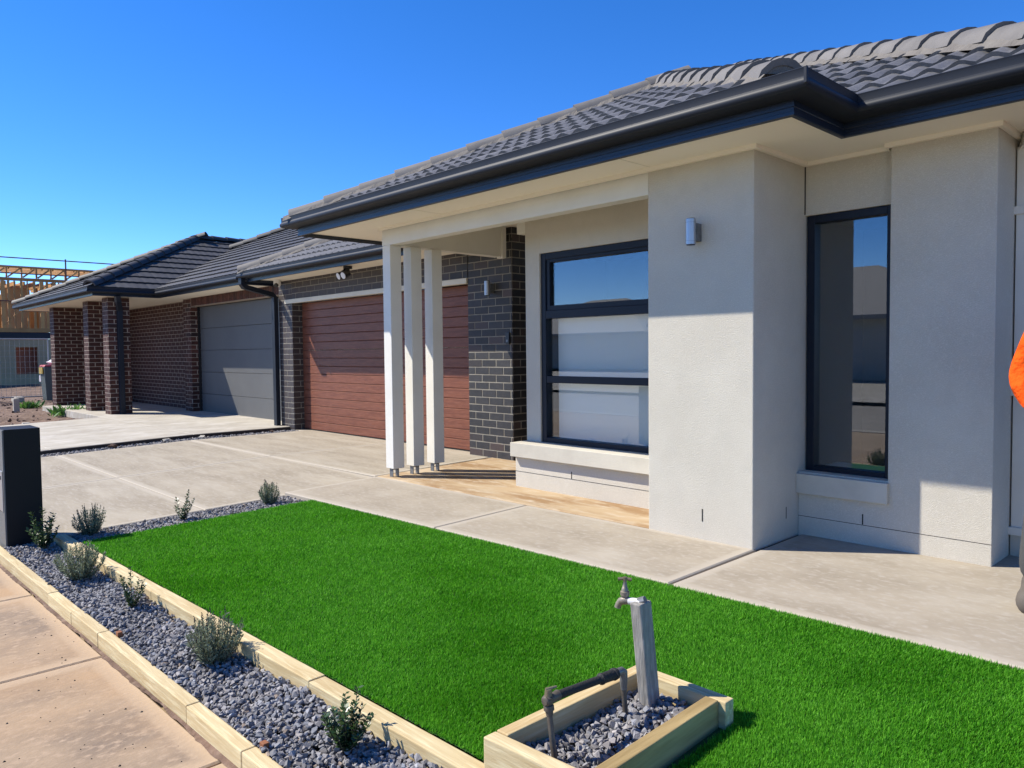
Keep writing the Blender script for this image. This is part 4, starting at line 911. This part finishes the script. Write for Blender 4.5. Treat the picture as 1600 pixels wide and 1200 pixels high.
# timber-framed house (its +X face is what shows)
T = empty('timber_frame_house', (-43, 9, -.3), 'two storey house under construction with exposed pine frame', 'house')
fxh = -41.5; ya, yb = 0.0, 18.0
part('lower_wall', m_ply, T, (fxh-.12, fxh, ya, 7.48, -.3, 2.05)); part('lower_wall', m_ply, T, (fxh-.12, fxh, 8.36, yb, -.3, 2.05)); part('lower_wall', m_ply, T, (fxh-.12, fxh, 7.481, 8.359, -.3, .40)); part('lower_wall', m_ply, T, (fxh-.12, fxh, 7.481, 8.359, 1.66, 2.05))
part('window_opening', m_rust, T, (fxh-.5, fxh-.45, 7.2, 8.7, .2, 1.9))
part('floor_band', m_frame, T, (fxh-.1, fxh+.03, ya, yb, 2.06, 2.36)); part('floor_plate', m_frame_pine, T, (fxh-.1, fxh+.06, ya, yb, 2.37, 2.55))
random.seed(5)
for y in np.arange(6.2, 13.5, .26):
    w2 = random.choice([.045, .09, .09, .16]); part('stud', m_frame_pine, T, (fxh-.09, fxh, y, y+w2, 2.56, 4.75))
for y in np.arange(6.0, 14.0, .42): part('stud', m_frame_pine, T, (fxh-3.1, fxh-3.0, y, y+.14, 2.56, 4.75))
for y in np.arange(6.1, 14.0, .5): part('stud', m_frame_pine, T, (fxh-6.1, fxh-6.0, y, y+.2, 2.56, 4.75))
part('bracing_sheet', m_ply, T, (fxh-1.2, fxh-1.15, 7.3, 8.2, 2.56, 4.5)); part('bracing_sheet', m_ply, T, (fxh-2.2, fxh-2.15, 8.9, 10.6, 2.56, 4.4))
part('sheeted_wall', m_ply, T, (fxh-.1, fxh-.05, ya, 6.1, 2.56, 4.75))
part('rear_wall', m_frame_pine, T, (fxh-7.4, fxh-7.3, 5.0, 10.4, 2.56, 4.6)); part('rear_wall', m_ply, T, (fxh-7.4, fxh-7.3, 11.0, 15.0, 2.56, 4.3))
part('top_plate', m_frame_pine, T, (fxh-.1, fxh, ya, yb, 4.76, 4.90)); part('top_plate', m_frame_pine, T, (fxh-.1, fxh, ya, yb, 5.36, 5.45))
for y in np.arange(ya, yb, .6):
    MB().box(fxh-.1, fxh, y, y+.06, 4.91, 5.35).build('truss_web', m_frame_pine, T)
    rect_tube(MB(), [(fxh-.05, y+.08, 4.93), (fxh-.05, y+.56, 5.33)], .035, .035).build('truss_web', m_frame_pine, T)
for y in np.arange(5.5, yb, .45):
    MB().add([(fxh-7, y, 5.75), (fxh-7, y+.06, 5.75), (fxh-.1, y+.06, 5.3), (fxh-.1, y, 5.3), (fxh-7, y, 5.9), (fxh-7, y+.06, 5.9), (fxh-.1, y+.06, 5.45), (fxh-.1, y, 5.45)], [(0, 3, 2, 1), (4, 5, 6, 7), (0, 1, 5, 4), (1, 2, 6, 5), (2, 3, 7, 6), (3, 0, 4, 7)]).build('rafter', m_frame_pine, T)
gr = MB()
for z in (3.75, 5.02): gr.tube([(fxh+.9, ya, z), (fxh+.9, yb, z)], .03, 6)
gr.tube([(fxh+.9, ya, 5.72), (fxh+.9, 11.8, 5.72)], .028, 6)
for y in (5.0, 9.45, 11.8): gr.tube([(fxh+.9, y, 2.1), (fxh+.9, y, 5.8)], .035, 6)
gr.build('guard_rail', m_rust, T)
for y in np.arange(6.0, 13.0, .38):
    part('joist', m_frame_pine, T, (fxh-4.5, fxh-.12, y, y+.07, 4.55, 4.74))
rect_tube(MB(), [(fxh-.02, 7.0, 2.6), (fxh-.02, 8.9, 4.7)], .04, .02).build('brace', m_frame_pine, T); rect_tube(MB(), [(fxh-.02, 11.9, 2.6), (fxh-.02, 10.2, 4.7)], .04, .02).build('brace', m_frame_pine, T)

# ------------------------------------------------------------------ across the street (seen mirrored in the glass)
def opposite(x0, x1, y0, y1, label, mw):
    t = empty('opposite_house', ((x0+x1)/2, y1, -.2), label, 'house')
    part('wall', mw, t, (x0, x1, y0, y1, -.2, 2.6)); c = .5; w = (y1-y0)/2+c; zt = 2.65+.42*w
    MB().add([(x0-c, y0-c, 2.6), (x1+c, y0-c, 2.6), (x1+c, y1+c, 2.6), (x0-c, y1+c, 2.6), (x0-c+w, (y0+y1)/2, zt), (x1+c-w, (y0+y1)/2, zt)], [(0, 1, 5, 4), (1, 2, 5), (2, 3, 4, 5), (3, 0, 4), (3, 2, 1, 0)]).build('roof', m_roof3, t)
    part('fascia', m_roof3, t, (x0-c, x1+c, y1+c+.002, y1+c+.03, 2.45, 2.64))
    L = x1-x0
    for a, b, z0, z1 in ((.08, .2, .6, 2.1), (.28, .36, .3, 2.1)): part('window', m_greydoor, t, (x0+L*a, x0+L*b, y1+.002, y1+.05, z0, z1))
    part('garage_door', m_pale, t, (x0+L*.55, x0+L*.9, y1+.002, y1+.04, -.15, 2.1)); part('door', m_door, t, (x0+L*.42, x0+L*.48, y1+.002, y1+.04, -.15, 2.05))
opposite(-52, -34, -50, -36, 'pale house with hip roof across the street, mirrored in the wide window', m_pale)
opposite(-24, -9, -36, -24, 'pale house across the street, mirrored in the narrow window', m_sill)

# ------------------------------------------------------------------ person at the right edge
def skin_mesh(name, joints, edges, radii, mat, parent, sub=2):
    me = bpy.data.meshes.new(name); off = rootloc(parent); me.from_pydata([Vector(j)-off for j in joints], edges, []); o = bpy.data.objects.new(name, me); COL.objects.link(o); o.parent = parent
    o.modifiers.new('skin', 'SKIN'); 
    for i, r in enumerate(radii): me.skin_vertices[0].data[i].radius = r if isinstance(r, tuple) else (r, r)
    me.skin_vertices[0].data[0].use_root = True
    s = o.modifiers.new('sub', 'SUBSURF'); s.levels = sub; s.render_levels = sub; me.materials.append(mat)
    for p in me.polygons: p.use_smooth = True
    o.modifiers['skin'].use_smooth_shade = True
    return o
PX, PY = -0.60, 4.12
pr = empty('person', (PX, PY, 0), 'person in orange hi-vis top and grey work trousers at the right edge', 'person')
J = [(PX, PY, .98), (PX, PY, 1.22), (PX, PY+.01, 1.42), (PX, PY, 1.53), (PX, PY-.01, 1.62), (PX, PY-.015, 1.73),
     (PX-.18, PY, 1.40), (PX-.315, PY+.01, 1.05), (PX-.21, PY-.10, .885), (PX-.15, PY-.13, .875), (PX+.18, PY, 1.41), (PX+.235, PY+.03, 1.08), (PX+.12, PY-.16, .99), (PX+.05, PY-.22, .98),
     (PX-.10, PY, .90), (PX-.18, PY-.02, .48), (PX-.23, PY+.02, .09), (PX-.235, PY-.03, .06), (PX+.10, PY, .90), (PX+.12, PY-.02, .48), (PX+.13, PY+.02, .09), (PX+.13, PY-.03, .06)]
Ed = [(0, 1), (1, 2), (2, 3), (3, 4), (4, 5), (2, 6), (6, 7), (7, 8), (8, 9), (2, 10), (10, 11), (11, 12), (12, 13), (0, 14), (14, 15), (15, 16), (16, 17), (0, 18), (18, 19), (19, 20), (20, 21)]
Rd = [(.15, .11), (.15, .11), (.15, .10), .055, .09, .07, .055, .042, .032, .025, .055, .042, .032, .025, .085, .06, .045, .04, .085, .06, .045, .04]
skin_mesh('body', J, Ed, Rd, m_skin, pr)
skin_mesh('shirt', [J[0], J[1], J[2], J[6], J[7], (PX-.23, PY-.08, .915), J[10], J[11], (PX+.15, PY-.11, 1.015), (PX, PY, .87)], [(0, 1), (1, 2), (2, 3), (3, 4), (4, 5), (2, 6), (6, 7), (7, 8), (0, 9)],
          [(.185, .14), (.19, .14), (.18, .12), .085, .072, .05, .085, .072, .05, (.185, .14)], m_orange, pr)
skin_mesh('trousers', [(PX, PY, .93), J[14], J[15], (PX-.228, PY+.018, .085), J[18], J[19], (PX+.13, PY+.018, .085)], [(0, 1), (1, 2), (2, 3), (0, 4), (4, 5), (5, 6)], [(.20, .15), .14, .115, .105, .14, .115, .105], m_trouser, pr)
for s, j in ((-1, 16), (1, 20)):
    a = Vector(J[j]); skin_mesh('boot', [a+Vector((0, 0, .08)), a+Vector((0, .01, -.035)), a+Vector((-.005, -.09, -.045)), a+Vector((-.008, -.19, -.05))], [(0, 1), (1, 2), (2, 3)], [.085, .08, .075, .06], m_boot, pr)
skin_mesh('hair', [(PX, PY+.01, 1.66), (PX, PY+.02, 1.74)], [(0, 1)], [.096, .088], m_hair, pr)
# face: nose, ears, eyes, mouth (looks towards the street)
MB().tube([(PX, PY-.085, 1.655), (PX, PY-.115, 1.615)], [.009, .016], 8).build('nose', m_skin, pr, smooth=True)
for s in (-1, 1):
    MB().tube([(PX+s*.085, PY, 1.66), (PX+s*.098, PY+.005, 1.63), (PX+s*.088, PY, 1.60)], [.012, .016, .01], 8).build('ear', m_skin, pr, smooth=True)
    MB().tube([(PX+s*.034, PY-.086, 1.655), (PX+s*.034, PY-.094, 1.655)], .011, 10).build('eye', m_hair, pr)
MB().tube([(PX-.028, PY-.090, 1.575), (PX, PY-.097, 1.572), (PX+.028, PY-.090, 1.575)], .007, 6).build('mouth', M('lip', (.4, .16, .13), .5), pr)
for s in (-1, 1):                                          # hands: palm stub with five curled fingers
    w0 = Vector((PX-.15, PY-.13, .875)) if s < 0 else Vector((PX+.05, PY-.22, .98))
    for k in range(4):
        b0 = w0+Vector((-s*.01, -.012, .024-.016*k)); skin_mesh('finger', [b0, b0+Vector((-s*.03, -.024, -.004)), b0+Vector((-s*.052, -.012, -.008)), b0+Vector((-s*.056, .008, -.01))], [(0, 1), (1, 2), (2, 3)], [.009, .0085, .008, .0075], m_skin, pr, 1)
    b0 = w0+Vector((s*.01, -.005, .03)); skin_mesh('thumb', [b0, b0+Vector((-s*.018, -.02, .018)), b0+Vector((-s*.042, -.03, .014))], [(0, 1), (1, 2)], [.011, .010, .0085], m_skin, pr, 1)
